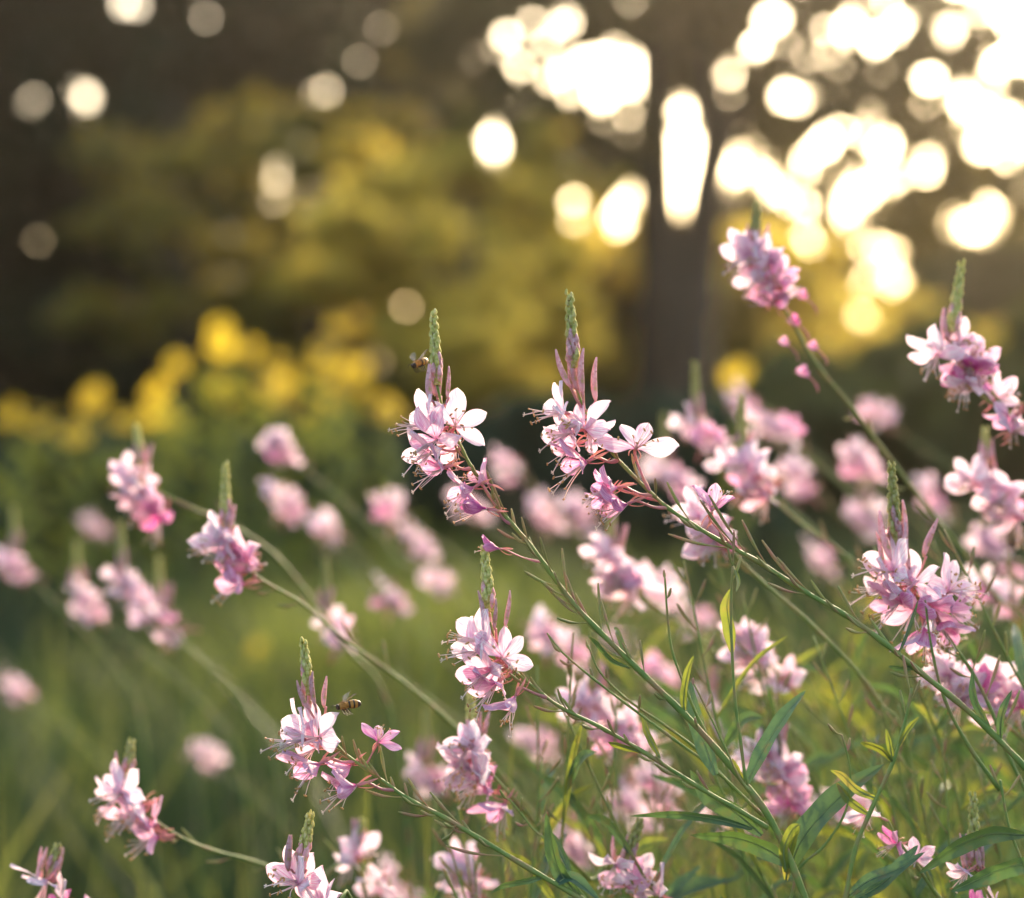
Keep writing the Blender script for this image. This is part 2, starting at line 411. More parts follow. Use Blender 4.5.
# ---- golden, sunlit foliage in the middle distance
random.seed(21)
gold = [(180, 13.5, 95, 110, 340, .6, 'faint olive golden leaved tree in front of the dark wood, farthest left of its kind'),
        (320, 13.0, 105, 120, 385, 1.0, 'wide olive golden leaved tree over the yellow flowers'),
        (430, 12.5, 100, 140, 395, 1.0, 'broad golden leaved tree behind the left tall flower spike'),
        (530, 13.4, 80, 165, 395, 1.3, 'bright yellow backlit tree between the two tall flower spikes'),
        (610, 16.8, 75, 225, 400, 1.6, 'pale golden bush half hidden by the forked trunk'),
        (745, 16.5, 65, 215, 400, 1.9, 'golden bush glowing right of the forked trunk'),
        (470, 10.5, 85, 210, 395, .8, 'nearest golden leaved shrub, low behind the left tall spike'),
        (850, 18.0, 90, 290, 400, .7, 'dim golden bush under the sky gaps on the right')]
for i, (px, d, wd, top, bot, dens, lab) in enumerate(gold):
    b = gz(px, d)
    spec = [(px + random.gauss(0, .6) * wd, random.uniform(top, bot), d + random.uniform(-1.0, 1.0), random.uniform(22, 60), random.uniform(8, 26), 1) for _ in range(30)]
    stems = [([b, P(px + 5, (top + bot) / 2, d), P(px - 8, top - 10, d)], .06, .02)]
    for s_ in spec[:14]:
        stems.append(([P(px + 3, min(390, s_[1] + 50), d), P((px + s_[0]) / 2, s_[1] + 20, d), P(s_[0], s_[1], s_[2])], .02, .006))
    make_tree('golden_tree', lab, b, stems, clumpset(spec), int(4000 * dens), .065, M['olive_leaf' if i < 2 else 'gold_leaf'], group='golden leaved trees')

# ---- hedge / shrubs closing the meadow
shr = [(-10, 6.6, 110, 425), (120, 7.2, 110, 418), (250, 6.5, 100, 428), (370, 7.4, 100, 408), (490, 6.9, 90, 400), (600, 7.6, 90, 392),
       (700, 7.2, 80, 400), (800, 8.4, 90, 345), (900, 9.0, 100, 325), (1010, 8.2, 100, 335), (1110, 8.6, 90, 300), (-130, 7.5, 100, 415)]
places = ['below the left edge of the wood', 'under the leftmost yellow flowers', 'under the tallest yellow flowers', 'just left of the left tall flower spike',
          'behind the left tall flower spike', 'behind the right tall flower spike', 'at the foot of the forked tree', 'right of the forked tree foot',
          'under the round sky gaps', 'behind the upper right blossom', 'at the right edge of the meadow', 'at the far left end of the hedge']
for i, (px, d, wd, top) in enumerate(shr):
    olive = i >= 7
    b = gz(px, d); spec = []
    for _ in range(16):
        yy = random.uniform(top + 25, top + 150)
        spec.append((px + random.uniform(-wd, wd) * .8, yy, d + random.uniform(-.35, .35), random.uniform(28, 50), random.uniform(22, 38), 1))
    t = root('shrub', b, ('olive ' if olive else 'dark green ') + 'leafy shrub ' + places[i], 'shrub', 'shrubs closing the meadow')
    g = Geo()
    for _ in range(9):
        p1 = P(px + random.uniform(-wd, wd) * .8, random.uniform(top + 30, top + 90), d)
        q = crom([b + Vector((random.uniform(-.08, .08), random.uniform(-.05, .05), 0)), (b + p1) / 2 + Vector((0, 0, .05)), p1], 4)
        g.add(*tube(q, lambda u: .009 * (1 - u) + .003, 5))
    put('stem', g.mesh('stem', M['bark']), Matrix.Identity(4), t)
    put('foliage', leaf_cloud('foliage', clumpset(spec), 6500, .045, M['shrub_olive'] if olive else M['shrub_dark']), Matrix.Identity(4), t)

# ------------------------------------------------------------------ grass (uncountable)
def blades(n, ymin, ymax, h0, h1, wd, lean=.35, side=1.25, xf=None, power=1.0):
    v = np.zeros((n, 7, 3), np.float32)
    y = ymin + (ymax - ymin) * rng.random(n) ** power
    x = (rng.random(n) * 2 - 1) * (y * TAN * side + .15)
    if xf is not None: x = xf(x, y)
    h = h0 + (h1 - h0) * rng.random(n)
    h *= 0.75 + 0.5 * np.array([mnoise.noise(Vector((float(a) * 1.2, float(c) * 1.2, 0))) + .5 for a, c in zip(x, y)])
    a = rng.random(n) * 6.283; ln = h * lean * rng.random(n)
    dx, dy = np.cos(a) * ln, np.sin(a) * ln
    b_ = rng.random(n) * 6.283; wx, wy = np.cos(b_) * wd * (.6 + .8 * rng.random(n)), np.sin(b_) * wd
    for k, t in enumerate((0, .4, .75)):
        s_ = 1 - .35 * t
        for j, sg in enumerate((-1, 1)):
            v[:, 2 * k + j, 0] = x + dx * t * t + sg * wx * s_; v[:, 2 * k + j, 1] = y + dy * t * t + sg * wy * s_; v[:, 2 * k + j, 2] = h * t * (1 - .12 * t)
    v[:, 6, 0] = x + dx; v[:, 6, 1] = y + dy; v[:, 6, 2] = h * (1 - .12)
    base = (np.arange(n) * 7)[:, None]
    q = np.concatenate([base + [0, 1, 3, 2], base + [2, 3, 5, 4]], 1).reshape(-1, 4)
    tr = (base + [4, 5, 6]).reshape(-1, 3)
    me = bpy.data.meshes.new('grass')
    me.vertices.add(7 * n); me.vertices.foreach_set('co', v.ravel())
    nl = q.size + tr.size
    me.loops.add(nl); me.loops.foreach_set('vertex_index', np.concatenate([q.ravel(), tr.ravel()]).astype(np.int32))
    nf = len(q) + len(tr); ls = np.concatenate([np.arange(len(q)) * 4, q.size + np.arange(len(tr)) * 3]).astype(np.int32)
    me.polygons.add(nf); me.polygons.foreach_set('loop_start', ls)
    me.update(calc_edges=True)
    return me
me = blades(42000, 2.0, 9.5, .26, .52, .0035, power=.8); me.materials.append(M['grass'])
tag(put('grass', me, Matrix.Identity(4)), 'soft green meadow grass filling the field behind the flowers', 'grass', kind='stuff')
me = blades(700, 2.2, 6.0, .42, .66, .0036, lean=.8); me.materials.append(M['grass_tall'])
tag(put('grass', me, Matrix.Identity(4)), 'sparse taller yellow green grass blades and dry stalks standing over the meadow', 'grass', kind='stuff')
me = blades(6500, 3.8, 7.5, .40, .54, .0034, lean=.6, xf=lambda x, y: (rng.normal(390, 120, len(x)) - 512) / 512 * TAN * y); me.materials.append(M['grass_gold'])
tag(put('grass', me, Matrix.Identity(4)), 'patch of drier yellow green grass behind the middle blossoms', 'grass', kind='stuff')
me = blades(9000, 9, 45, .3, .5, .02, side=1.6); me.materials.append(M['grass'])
tag(put('grass', me, Matrix.Identity(4)), 'far rough grass running back to the trees', 'grass', kind='stuff')
me = blades(1500, 1.25, 2.4, .25, .62, .0016, lean=.5, xf=lambda x, y: np.where(x < 0, x + np.abs(x) * 1.6 * (rng.random(len(x)) > .35), x)); me.materials.append(M['grass_near'])
tag(put('grass', me, Matrix.Identity(4)), 'thin yellowish grass blades between the stems at lower right', 'grass', kind='stuff')

# ------------------------------------------------------------------ flower pieces
def petal_geo(L=.0145, Wd=.0082, curl=.25, cup=.18, seed=0, nu=6, nv=9):
    rd = random.Random(seed); tw = rd.uniform(-.25, .25); wv = rd.uniform(0, 6)
    v, f, uv = [], [], []
    for j in range(nv + 1):
        t = j / nv
        wdt = Wd * .5 * (.12 + .88 * math.sin(min(1, t / .55) * math.pi / 2) ** 1.4) * (1 if t < .55 else max(.02, 1 - ((t - .55) / .45) ** 2.4) ** .8)
        for i in range(nu + 1):
            s = i / nu * 2 - 1
            y = L * t; x = wdt * s
            z = -curl * L * t * t * .6 + cup * Wd * s * s * .6 * t + .0005 * math.sin(7 * t + wv + 3 * s) * (.3 + s * s) + tw * x * t
            v.append((x, y, z)); uv.append((i / nu, t))
    for j in range(nv):
        for i in range(nu):
            a = j * (nu + 1) + i; f.append((a, a + 1, a + nu + 2, a + nu + 1))
    return v, f, uv

PETALS = {}
def petal_mesh(var, tone, size=0):
    k = (var, tone, size)
    if k not in PETALS:
        g = Geo(); L, Wd = [(.0158, .0084), (.0144, .0072), (.0166, .0088), (.0132, .0064)][var]
        g.add(*petal_geo(L, Wd, [.25, .5, .12, .7][var], [.18, .5, .1, .8][var], var * 7 + tone))
        PETALS[k] = g.mesh('petal', PET[tone])
    return PETALS[k]

def stamen_geo(L, bend, seed):
    rd = random.Random(seed)
    pts = [Vector((bend * L * t * t + .0002 * math.sin(5 * t + seed), .0001 * seed * t, L * t)) for t in [0, .25, .5, .75, 1]]
    fil = tube(pts, lambda t: .00022 - .00007 * t, 5)
    e = pts[-1]; ax = Vector((rd.uniform(-1, 1), rd.uniform(-1, 1), .35)).normalized()
    an = tube([e - ax * .0009, e - ax * .0005, e + ax * .0005, e + ax * .0009], lambda t: .00012 + .00034 * math.sin(math.pi * min(max(t, .12), .88)), 5)
    return fil, an
STAMEN = []
for i in range(5):
    g = Geo(); fl, an = stamen_geo([.0125, .0150, .0165, .0118, .0138][i], [.1, .25, -.1, .4, .18][i], i)
    g.add(*fl, mi=0); g.add(*an, mi=1)
    STAMEN.append((g.mesh('stamen', [M['filament'], M['anther']]), fl, an))
def sepal_geo():
    v, f, uv = [], [], []
    for j in range(6):
        t = j / 5; wd = .00062 * math.sin(math.pi * (.15 + .8 * t))
        z = -.0085 * t; y = .0022 * math.sin(t * 2.2) + .0006
        v += [(-wd, y, z), (0, y + .0004, z), (wd, y, z)]; uv += [(0, t), (.5, t), (1, t)]
    for j in range(5):
        for i in range(2):
            a = j * 3 + i; f.append((a, a + 1, a + 4, a + 3))
    return v, f, uv
g = Geo(); g.add(*sepal_geo()); SEPAL = g.mesh('sepal', M['calyx'])

PANG = [-82, -30, 30, 82]
def petal_locals(op, jit, rd, roll=0):
    """matrices of the four petals round the axis +Z, 'up' is +Y"""
    out = []
    for a in PANG:
        ph = R(a + rd.uniform(-jit, jit) + roll); th = R(op + rd.uniform(-10, 10))
        Rm = Matrix.Rotation(-ph, 3, 'Z') @ Matrix.Rotation(R(90) - th, 3, 'X') @ Matrix.Rotation(R(rd.uniform(-12, 12)), 3, 'Y')
        out.append(Rm)
    return out

def stamen_locals(rd, n=8, spread=1.0):
    out = []
    for k in range(n):
        ph = R(rd.uniform(95, 265)); th = R(rd.uniform(4, 30) * spread)
        out.append(Matrix.Rotation(-ph, 3, 'Z') @ Matrix.Rotation(-th, 3, 'X') @ Matrix.Rotation(rd.uniform(0, 6.3), 3, 'Z'))
    return out

def flower_full(t, ctr, f, up, op, s, tone, attach, seed, detail=2, nst=8, npet=4):
    """t: plant root. attach: world point on the stem where the calyx tube starts"""
    rd = random.Random(seed)
    W = TRS(ctr, frame(f, up), s); Wi = W.inverted()
    a = Wi @ Vector(attach)
    g = Geo()
    back = Vector((0, 0, -.004))
    pts = crom([a, a.lerp(back, .5) + Vector((0, -.0012, 0)), back, Vector((0, 0, 0))], 5)
    g.add(*tube(pts, lambda u: .00055 + .00035 * math.exp(-((u - .12) / .12) ** 2) + .0005 * max(0, u - .75) * 4 * .6, 7), mi=0)
    # pistil
    pl = .0165; pe = Vector((0, -.005, pl))
    g.add(*tube(crom([Vector((0, 0, 0)), Vector((0, -.001, pl * .5)), pe], 3), .00024, 5), mi=1)
    for k in range(4):
        dd = Matrix.Rotation(k * 1.57, 3, 'Z') @ Vector((.0009, 0, .0005))
        g.add(*tube([pe, pe + dd * .5, pe + dd], .00028, 4), mi=1)
    sl = stamen_locals(rd, nst)
    if detail < 2:
        for k, m3 in enumerate(sl):
            _, fl, an = STAMEN[k % 5]; mm = m3.to_4x4()
            g.add(*fl, mi=1, M=mm); g.add(*an, mi=2, M=mm)
        for k in range(3):
            mm = Matrix.Rotation(R(60 + 110 * k), 4, 'Z'); v, ff, uv = sepal_geo(); g.add(v, ff, uv, 0, mm)
    o = put('flower', g.mesh('flower', [M['calyx'], M['filament'], M['anther']]), W, t)
    for k, m3 in enumerate(petal_locals(op, 9, rd)[:npet]):
        base = m3 @ Vector((0, .0007, 0))
        put('petal', petal_mesh(rd.randrange(3) if op > 45 else rd.choice((1, 3)), tone), W @ TRS(base, m3, rd.uniform(.88, 1.1)), o)
    if detail >= 2:
        for k, m3 in enumerate(sl):
            put('stamen', STAMEN[rd.randrange(5)][0], W @ TRS(Vector((0, 0, 0)), m3, rd.uniform(.85, 1.1)), o)
        for k in range(3):
            put('sepal', SEPAL, W @ TRS(Vector((0, 0, -.0005)), Matrix.Rotation(R(60 + 110 * k + rd.uniform(-20, 20)), 3, 'Z'), 1), o)
    return o

# whole flowers as one mesh for the soft, distant ones (axis +Z, up +Y)
SOFT = {}
def soft_flower(var, tone):
    k = (var, tone)
    if k not in SOFT:
        rd = random.Random(100 + var); g = Geo(); op = [78, 60, 88, 40, 70][var]
        for m3 in petal_locals(op, 14, rd):
            pv = rd.randrange(4); L, Wd = [(.0158, .0084), (.0144, .0072), (.0166, .0088), (.0132, .0064)][pv]
            g.add(*petal_geo(L, Wd, .3, .25, var, 4, 5), mi=0, M=TRS(m3 @ Vector((0, .0007, 0)), m3))
        for i, m3 in enumerate(stamen_locals(rd, 6)):
            _, fl, an = STAMEN[i % 5]; g.add(*fl, mi=2, M=m3.to_4x4()); g.add(*an, mi=3, M=m3.to_4x4())
        g.add(*tube(crom([Vector((.002, -.006, -.012)), Vector((.0005, -.001, -.006)), Vector((0, 0, 0))], 3), .0008, 5), mi=1)
        SOFT[k] = g.mesh('flower', [PET[tone], M['calyx'], M['filament'], M['anther']])
    return SOFT[k]

# flower spike of packed green buds: axis +Z from 0, length 1 unit = real metres scaled by L
SPIKES = {}
def spike_mesh(L, wd, seed=0):
    g = Geo(); rd = random.Random(seed)
    g.add(*tube([Vector((0, 0, L * t)) for t in (0, .3, .6, .9)], lambda t: wd * (.40 - .25 * t), 6), mi=0)
    n = int(L / .00095)
    for i in range(n):
        t = i / n; a = i * 2.4; z = L * t * .95
        r = wd * (.36 - .22 * t); ll = (.0085 - .0055 * t) * rd.uniform(.85, 1.15)
        dv = Vector((math.cos(a), math.sin(a), 0))
        p0 = dv * r * .5 + Vector((0, 0, z)); p1 = dv * (r + .0007) + Vector((0, 0, z + ll * .5)); p2 = dv * (r * 1.05 + .0003) + Vector((0, 0, z + ll))
        br = .00125 * (1 - .42 * t) * rd.uniform(.8, 1.15)
        g.add(*tube([p0, p0.lerp(p1, .6), p1, p1.lerp(p2, .6), p2], lambda u: .0001 + br * math.sin(math.pi * min(.93, max(.1, u))), 5), mi=0 if t > .35 or rd.random() < .35 else 1)
    return g.mesh('bud_spike', [M['spike'], M['bud']])
def get_spike(L, wd, s=0):
    k = (round(L, 3), round(wd, 4), s)
    if k not in SPIKES: SPIKES[k] = spike_mesh(L, wd, s)
    return SPIKES[k]
BUDM = []
for i in range(3):
    g = Geo(); L = [.0155, .0135, .017][i]
    def rad(u): return .0003 + .00098 * (math.sin(math.pi * u ** .8) ** .8 if u < .999 else 0) * (1 - .25 * u)
    g.add(*tube([Vector((.0009 * math.sin(3 * t + i), 0, L * t)) for t in np.linspace(0, 1, 9)], rad, 7))
    m = M['bud'] if i < 2 else M['bud']
    BUDM.append(g.mesh('bud', [m]))

def place_spike(t, p_base, p_tip, wd=.0042, seed=0):
    z = p_tip - p_base; L = z.length
    put('bud_spike', get_spike(L, wd, seed), TRS(p_base, frame(z, Vector((0, -1, 0)))), t)
def place_bud(t, p_base, p_tip, attach=None, var=None):
    z = p_tip - p_base; var = random.randrange(3) if var is None else var
    o = put('bud', BUDM[var], TRS(p_base, frame(z, Vector((0, -1, 0))), z.length / [.0155, .0135, .017][var]), t)
    if attach is not None:
        g = Geo(); W = WM[o].inverted()
        pts = [W @ q for q in crom([attach, attach.lerp(p_base, .6) + Vector((0, 0, -.001)), p_base + z * .05], 4)]
        g.add(*tube(pts, .00055 / WM[o].to_scale()[0], 5)); put('bud_stalk', g.mesh('bud_stalk', M['calyx']), WM[o], o)
def pod_mesh(base, mid, tip, r=.0009):
    g = Geo(); q = crom([base, mid, tip], 5)
    g.add(*tube(q, lambda u: r * (.5 + .75 * math.sin(math.pi * min(1, max(0, (u - .3) / .72)))) if u > .3 else r * .5, 6))
    return g.mesh('seed_pod', M['pod'])
def place_pod(t, base, tip, r=.0009):
    r = r * .72
    mid = base.lerp(tip, .55) + Vector((0, 0, -.0012))
    put('seed_pod', pod_mesh(base, mid, tip, r), Matrix.Identity(4), t)

def leaf_mesh(pts, wd, m, fold=.35, name='leaf', wave=.12):
    q = crom(pts, 6); n = len(q); v, f, uv = [], [], []
    camp = Vector((0, 0, CAM_Z))
    for i, p in enumerate(q):
        t = i / (n - 1); tg = (q[min(i + 1, n - 1)] - q[max(i - 1, 0)]).normalized()
        side = tg.cross((camp - p).normalized()).normalized(); nrm = side.cross(tg)
        tilt = math.sin(t * 2.1 + len(q)) * .6
        side2 = side * math.cos(tilt) + nrm * math.sin(tilt); nrm2 = side2.cross(tg)
        ww = wd * .5 * (math.sin(math.pi * min(1, .06 + t * .94)) ** .75)
        wv = math.sin(t * 17) * wave * ww
        for s in (-1, -.5, 0, .5, 1):
            v.append(p + side2 * ww * s + nrm2 * (abs(s) * fold * ww + wv * abs(s) * s)); uv.append(((s + 1) / 2, t))
    for i in range(n - 1):
        for k in range(4):
            a = i * 5 + k; f.append((a, a + 1, a + 6, a + 5))
    g = Geo(); g.add(v, f, uv)
    g.add(*tube([p + (camp - p).normalized() * .0 for p in q], lambda u: .00045 * (1 - u * .8), 4), mi=1)
    return g.mesh(name, [m, M['midrib']])

def pxpts(L, d=D0, dd=0.0):
    n = len(L); return [P(a[0], a[1], (a[2] if len(a) > 2 else d) + dd * i / max(1, n - 1)) for i, a in enumerate(L)]

def stem_to_ground(pts, end_dx=.12, end_dy=.05):
    """continue a stem polyline down to the soil"""
    a, b = pts[-2], pts[-1]; dirn = (b - a).normalized(); out = list(pts); p = b; st = (b - a).length * 1.3
    while p.z > .12 and st < 1:
        dirn = (dirn + Vector((0, .02, -.16))).normalized(); p = p + dirn * min(st, max(.02, p.z * .5)); st *= 1.35; out.append(p)
    out.append(Vector((p.x + dirn.x * .02, p.y + end_dy * .2, -.01)))
    return out

def stem_mesh(paths, name='stem', m=None):
    g = Geo()
    for pts, r0, r1 in paths:
        q = crom(pts, 5)
        g.add(*tube(q, lambda u: .86 * (r0 + (r1 - r0) * u) * (1 + .12 * math.sin(u * len(q) * 1.3)), 8))
    return g.mesh(name, m or M['stem'])

def fdir(a, tilt):
    """a: direction in the picture plane in degrees (0 right, 90 up); tilt towards the camera in degrees"""
    return Vector((math.cos(R(a)) * math.cos(R(tilt)), -math.sin(R(tilt)), math.sin(R(a)) * math.cos(R(tilt))))
def updir(a): return Vector((math.cos(R(a)), 0, math.sin(R(a))))

def near(pts, p):
    return min(pts, key=lambda q: (q - p).length)

def sharp_flowers(t, L, path, d, detail=2):
    q = crom(path, 6)
    for i, (x, y, dz, a, tilt, ua, op, s, tone, ax, ay) in enumerate(L):
        c = P(x, y, d + dz * .001); at = near(q, P(ax, ay, d))
        flower_full(t, c, fdir(a, tilt), updir(ua), op, s, tone, at, int(x * 31 + y), detail)

def pods_on(t, path, spec, d, r=.0009, extra=0):
    q = crom(path, 6)
    for k in range(extra):
        i = int(len(q) * (.25 + .6 * k / extra)); b_ = q[i]; dz = q[min(i + 1, len(q) - 1)] - q[i - 1]; dz.normalize()
        e = (-dz * random.uniform(.6, 1.1) + Vector((random.uniform(-.5, .5), random.uniform(-.8, .3), random.uniform(-.2, .7)))).normalized() * random.uniform(.007, .0145)
        place_pod(t, b_, b_ + e, r * .9)
    for (bx, by, tx, ty, *z) in spec:
        dz = z[0] if z else random.uniform(-.006, .006)
        b_ = near(q, P(bx, by, d)); place_pod(t, b_, P(tx, ty, d + dz), r)

# ------------------------------------------------------------------ plant one: left tall spike + lower spike on one branching stem
G1 = 'sharp pink flower stems in front'
dA = 1.04
SA = pxpts([(437, 385), (442, 405), (448, 422), (460, 445), (472, 468), (495, 504), (512, 524), (530, 545), (550, 572), (572, 602), (602, 634), (645, 676), (692, 722), (732, 768), (772, 822), (806, 900)], dA)
SAf = stem_to_ground(SA, .05, .06)
SC = pxpts([(490, 622), (497, 645), (512, 668), (540, 692), (562, 708), (602, 728), (650, 756), (700, 788), (742, 812), (768, 828)], 1.04)
tA = root('flowering_plant', (SAf[-1].x, SAf[-1].y, 0), 'branching flower stem ending in the left tall spike and the white blossom below it', 'wildflower', G1)
sh1 = pxpts([(547, 633), (562, 652), (590, 676), (625, 703), (668, 735), (715, 770), (762, 815)], 1.05)
sh2 = pxpts([(733, 566), (731, 600), (732, 650), (735, 700), (741, 745), (746, 785)], 1.035)
sh3 = pxpts([(694, 684), (708, 712), (724, 745), (738, 775), (750, 792)], 1.03)
sh4 = pxpts([(665, 578), (667, 610), (672, 650), (686, 690), (702, 726), (716, 750)], 1.05)
sh5 = pxpts([(588, 645), (600, 672), (628, 700), (660, 722), (700, 752), (735, 790)], 1.06)
put('stem', stem_mesh([(SAf, .0006, .0024), (SC, .0006, .0013), (sh1, .0004, .0009), (sh2, .0006, .0009), (sh3, .0004, .0007), (sh4, .0005, .0009), (sh5, .0004, .0009)]), Matrix.Identity(4), tA)
place_spike(tA, P(437, 385, dA), P(433, 310, dA), 0.004, 1)
for (bx, by, tx, ty, z) in [(433, 402, 427, 364, -.004), (441, 398, 440, 358, .002), (449, 399, 447, 366, -.002), (437, 396, 433, 362, .003)]:
    place_bud(tA, P(bx, by, dA + z), P(tx, ty, dA + z), P(441, 408, dA))
sharp_flowers(tA, [
    # x, y, dz, face angle, tilt, up angle, open, scale, tone, attach x, y
    (455, 427, -4, 60, 62, 55, 74, 1.0, 0, 452, 432),
    (428, 428, 2, 165, 20, 80, 66, 1.0, 0, 448, 425),
    (437, 440, -6, 195, 40, 95, 72, 1.05, 1, 458, 442),
    (432, 452, -2, 200, 30, 110, 62, 1.0, 0, 462, 450),
    (444, 468, -3, 200, 20, 100, 60, 1.0, 2, 472, 468),
    (488, 484, 2, 150, 10, 100, 42, .8, 2, 500, 512),
    (474, 488, -2, 205, 15, 100, 45, .95, 2, 498, 506),
    (487, 509, -2, 175, 10, 90, 32, 1.0, 3, 514, 524),
    (457, 445, 4, 250, 35, 150, 60, .7, 0, 458, 442)], SA, dA)
flower_full(tA, P(500, 549, dA), fdir(170, 0), updir(80), 18, .62, 3, near(crom(SA), P(538, 566, dA)), 77, 2, 4)
pods_on(tA, SA, [(524, 541, 497, 529), (528, 545, 512, 533), (560, 590, 524, 571), (566, 596, 540, 580), (553, 580, 540, 537), (568, 600, 562, 548), (590, 622, 557, 618), (600, 630, 575, 593),
                 (604, 636, 598, 583), (612, 645, 601, 600), (630, 662, 593, 640), (536, 556, 529, 537), (512, 524, 486, 470, .003), (575, 606, 549, 590), (646, 678, 640, 640), (580, 612, 566, 575)], dA, .0008, 14)
place_spike(tA, P(490, 612, 1.04), P(484, 546, 1.04), 0.0042, 2)
for (bx, by, tx, ty, z) in [(488, 628, 476, 591, -.003), (507, 628, 508, 590, 0), (492, 625, 487, 592, .003), (496, 630, 494, 598, -.003), (491, 632, 483, 605, 0)]:
    place_bud(tA, P(bx, by, 1.04 + z), P(tx, ty, 1.04 + z), P(497, 642, 1.04))
sharp_flowers(tA, [
    (502, 658, -6, 20, 66, 60, 80, 1.0, 0, 505, 660),
    (484, 652, -2, 170, 25, 95, 68, 1.15, 0, 503, 655),
    (482, 640, 3, 165, 15, 75, 60, 1.0, 0, 498, 648),
    (490, 672, -3, 200, 35, 110, 66, 1.05, 1, 510, 664),
    (497, 684, -2, 220, 25, 120, 62, 1.05, 2, 514, 670),
    (516, 696, -4, 245, 10, 150, 40, 1.0, 2, 548, 698),
    (500, 668, 3, 260, 40, 170, 60, .9, 1, 512, 668)], SC, 1.04)
pods_on(tA, SC, [(566, 712, 534, 706), (620, 738, 596, 722), (680, 776, 655, 764), (585, 720, 566, 712)], 1.04, .0009, 14)
# little shoots and leaves of plant one
for L_, wd, m in [([(746, 785), (762, 752), (785, 715), (806, 690)], .0072, 'leaf'), ([(716, 775), (706, 748), (696, 715), (690, 680)], .0085, 'leaf'),
                  ([(752, 829), (715, 819), (672, 814), (630, 816)], .0042, 'leaf'), ([(762, 835), (735, 812), (708, 795), (690, 770)], .009, 'leaf'),
                  ([(732, 652), (730, 630), (727, 606), (731, 588)], .0062, 'leaf_yellow'), ([(684, 712), (684, 695), (688, 672), (694, 655)], .0036, 'leaf_yellow'),
                  ([(660, 758), (652, 742), (646, 728), (642, 712)], .0034, 'leaf_yellow'), ([(640, 752), (618, 745), (608, 742)], .003, 'leaf_yellow'),
                  ([(632, 662), (625, 650), (618, 632), (614, 628)], .003, 'leaf'), ([(630, 668), (612, 660), (596, 642), (588, 636)], .0024, 'leaf'),
                  ([(790, 866), (768, 850), (735, 838), (690, 835)], .009, 'leaf'), ([(786, 872), (784, 850), (792, 830), (800, 824)], .0045, 'leaf_yellow'),
                  ([(745, 785), (738, 770), (732, 758)], .003, 'leaf_yellow'), ([(733, 566), (738, 580), (736, 592)], .002, 'leaf_yellow')]:
    put('leaf', leaf_mesh(pxpts(L_, 1.04, random.uniform(-.02, .03)), wd, M[m]), Matrix.Identity(4), tA)
for base, tips, dd in [(sh1, [(547, 633, 560, 652), (573, 664, 560, 660), (598, 682, 590, 668), (640, 712, 640, 695)], 1.05), (sh2, [(733, 568, 728, 548), (732, 580, 741, 556), (731, 560, 734, 530)], 1.035),
                       (sh3, [(695, 686, 693, 678), (704, 705, 711, 694)], 1.03), (sh4, [(665, 580, 664, 570), (668, 600, 671, 588)], 1.05), (sh5, [(589, 648, 586, 640), (610, 682, 606, 668)], 1.06)]:
    pods_on(tA, base, tips, dd, .0008)

# ------------------------------------------------------------------ plant two: right tall spike, long stem to the right edge
dD = 1.045
SD = pxpts([(574, 378), (580, 398), (592, 424), (606, 445), (622, 464), (650, 492), (668, 508), (692, 524), (722, 542), (762, 564), (802, 590), (850, 618), (888, 646), (925, 676), (965, 708), (1003, 744), (1040, 785)], dD)
SDf = stem_to_ground(SD, .05, .05)
tD = root('flowering_plant', (SDf[-1].x, SDf[-1].y, 0), 'long arching flower stem from the right tall spike down to the right edge', 'wildflower', G1)
put('stem', stem_mesh([(SDf, .0006, .0023)]), Matrix.Identity(4), tD)
place_spike(tD, P(574, 368, dD), P(569, 291, dD), 0.0046, 3)
for (bx, by, tx, ty, z) in [(571, 388, 556, 349, -.002), (583, 395, 584, 348, -.003), (596, 402, 597, 357, 0), (576, 390, 577, 352, .003), (574, 392, 565, 356, .004), (579, 392, 571, 345, 0)]:
    place_bud(tD, P(bx, by, dD + z), P(tx, ty, dD + z), P(585, 412, dD))
sharp_flowers(tD, [
    (565, 413, 3, 165, 15, 80, 62, 1.05, 0, 588, 418),
    (584, 428, -5, 150, 45, 75, 76, 1.0, 0, 595, 428),
    (574, 432, -2, 190, 25, 100, 62, 1.05, 0, 596, 432),
    (576, 445, 2, 210, 30, 110, 66, 1.0, 1, 600, 438),
    (587, 462, -2, 205, 10, 110, 48, 1.15, 2, 618, 460),
    (588, 432, -3, 300, 45, 0, 66, .8, 1, 596, 432),
    (636, 449, -5, 80, 58, 85, 78, 1.0, 0, 650, 490),
    (617, 488, -2, 185, 15, 105, 45, .95, 2, 652, 494),
    (628, 504, -4, 200, 10, 110, 38, 1.0, 3, 668, 508),
    (612, 494, 3, 230, 15, 120, 40, .8, 2, 660, 500)], SD, dD)
pods_on(tD, SD, [(730, 546, 702, 528), (742, 552, 700, 500, -.004), (746, 555, 709, 495), (735, 549, 668, 534), (700, 528, 680, 518), (690, 524, 667, 482), (808, 592, 768, 583), (815, 597, 780, 574),
                 (836, 608, 811, 580), (820, 602, 777, 557), (860, 626, 838, 586), (870, 634, 846, 628), (800, 590, 762, 540), (850, 618, 826, 600), (898, 654, 870, 618), (925, 676, 890, 672), (768, 568, 742, 520), (780, 576, 760, 560)], dD, .00085, 14)
for L_, wd in [([(898, 654), (905, 640), (915, 612), (918, 600)], .0016), ([(915, 668), (900, 668), (888, 666)], .003), ([(990, 728), (975, 700), (972, 670)], .004), ([(1000, 742), (1002, 715), (1012, 690)], .004)]:
    put('leaf', leaf_mesh(pxpts(L_, dD), wd, M['leaf']), Matrix.Identity(4), tD)
# withered blossom on the stem behind
flower_full(tD, P(712, 512, dD), fdir(70, 30), updir(90), 40, .85, 2, near(crom(SD), P(735, 549, dD)), 5, 2, 5)

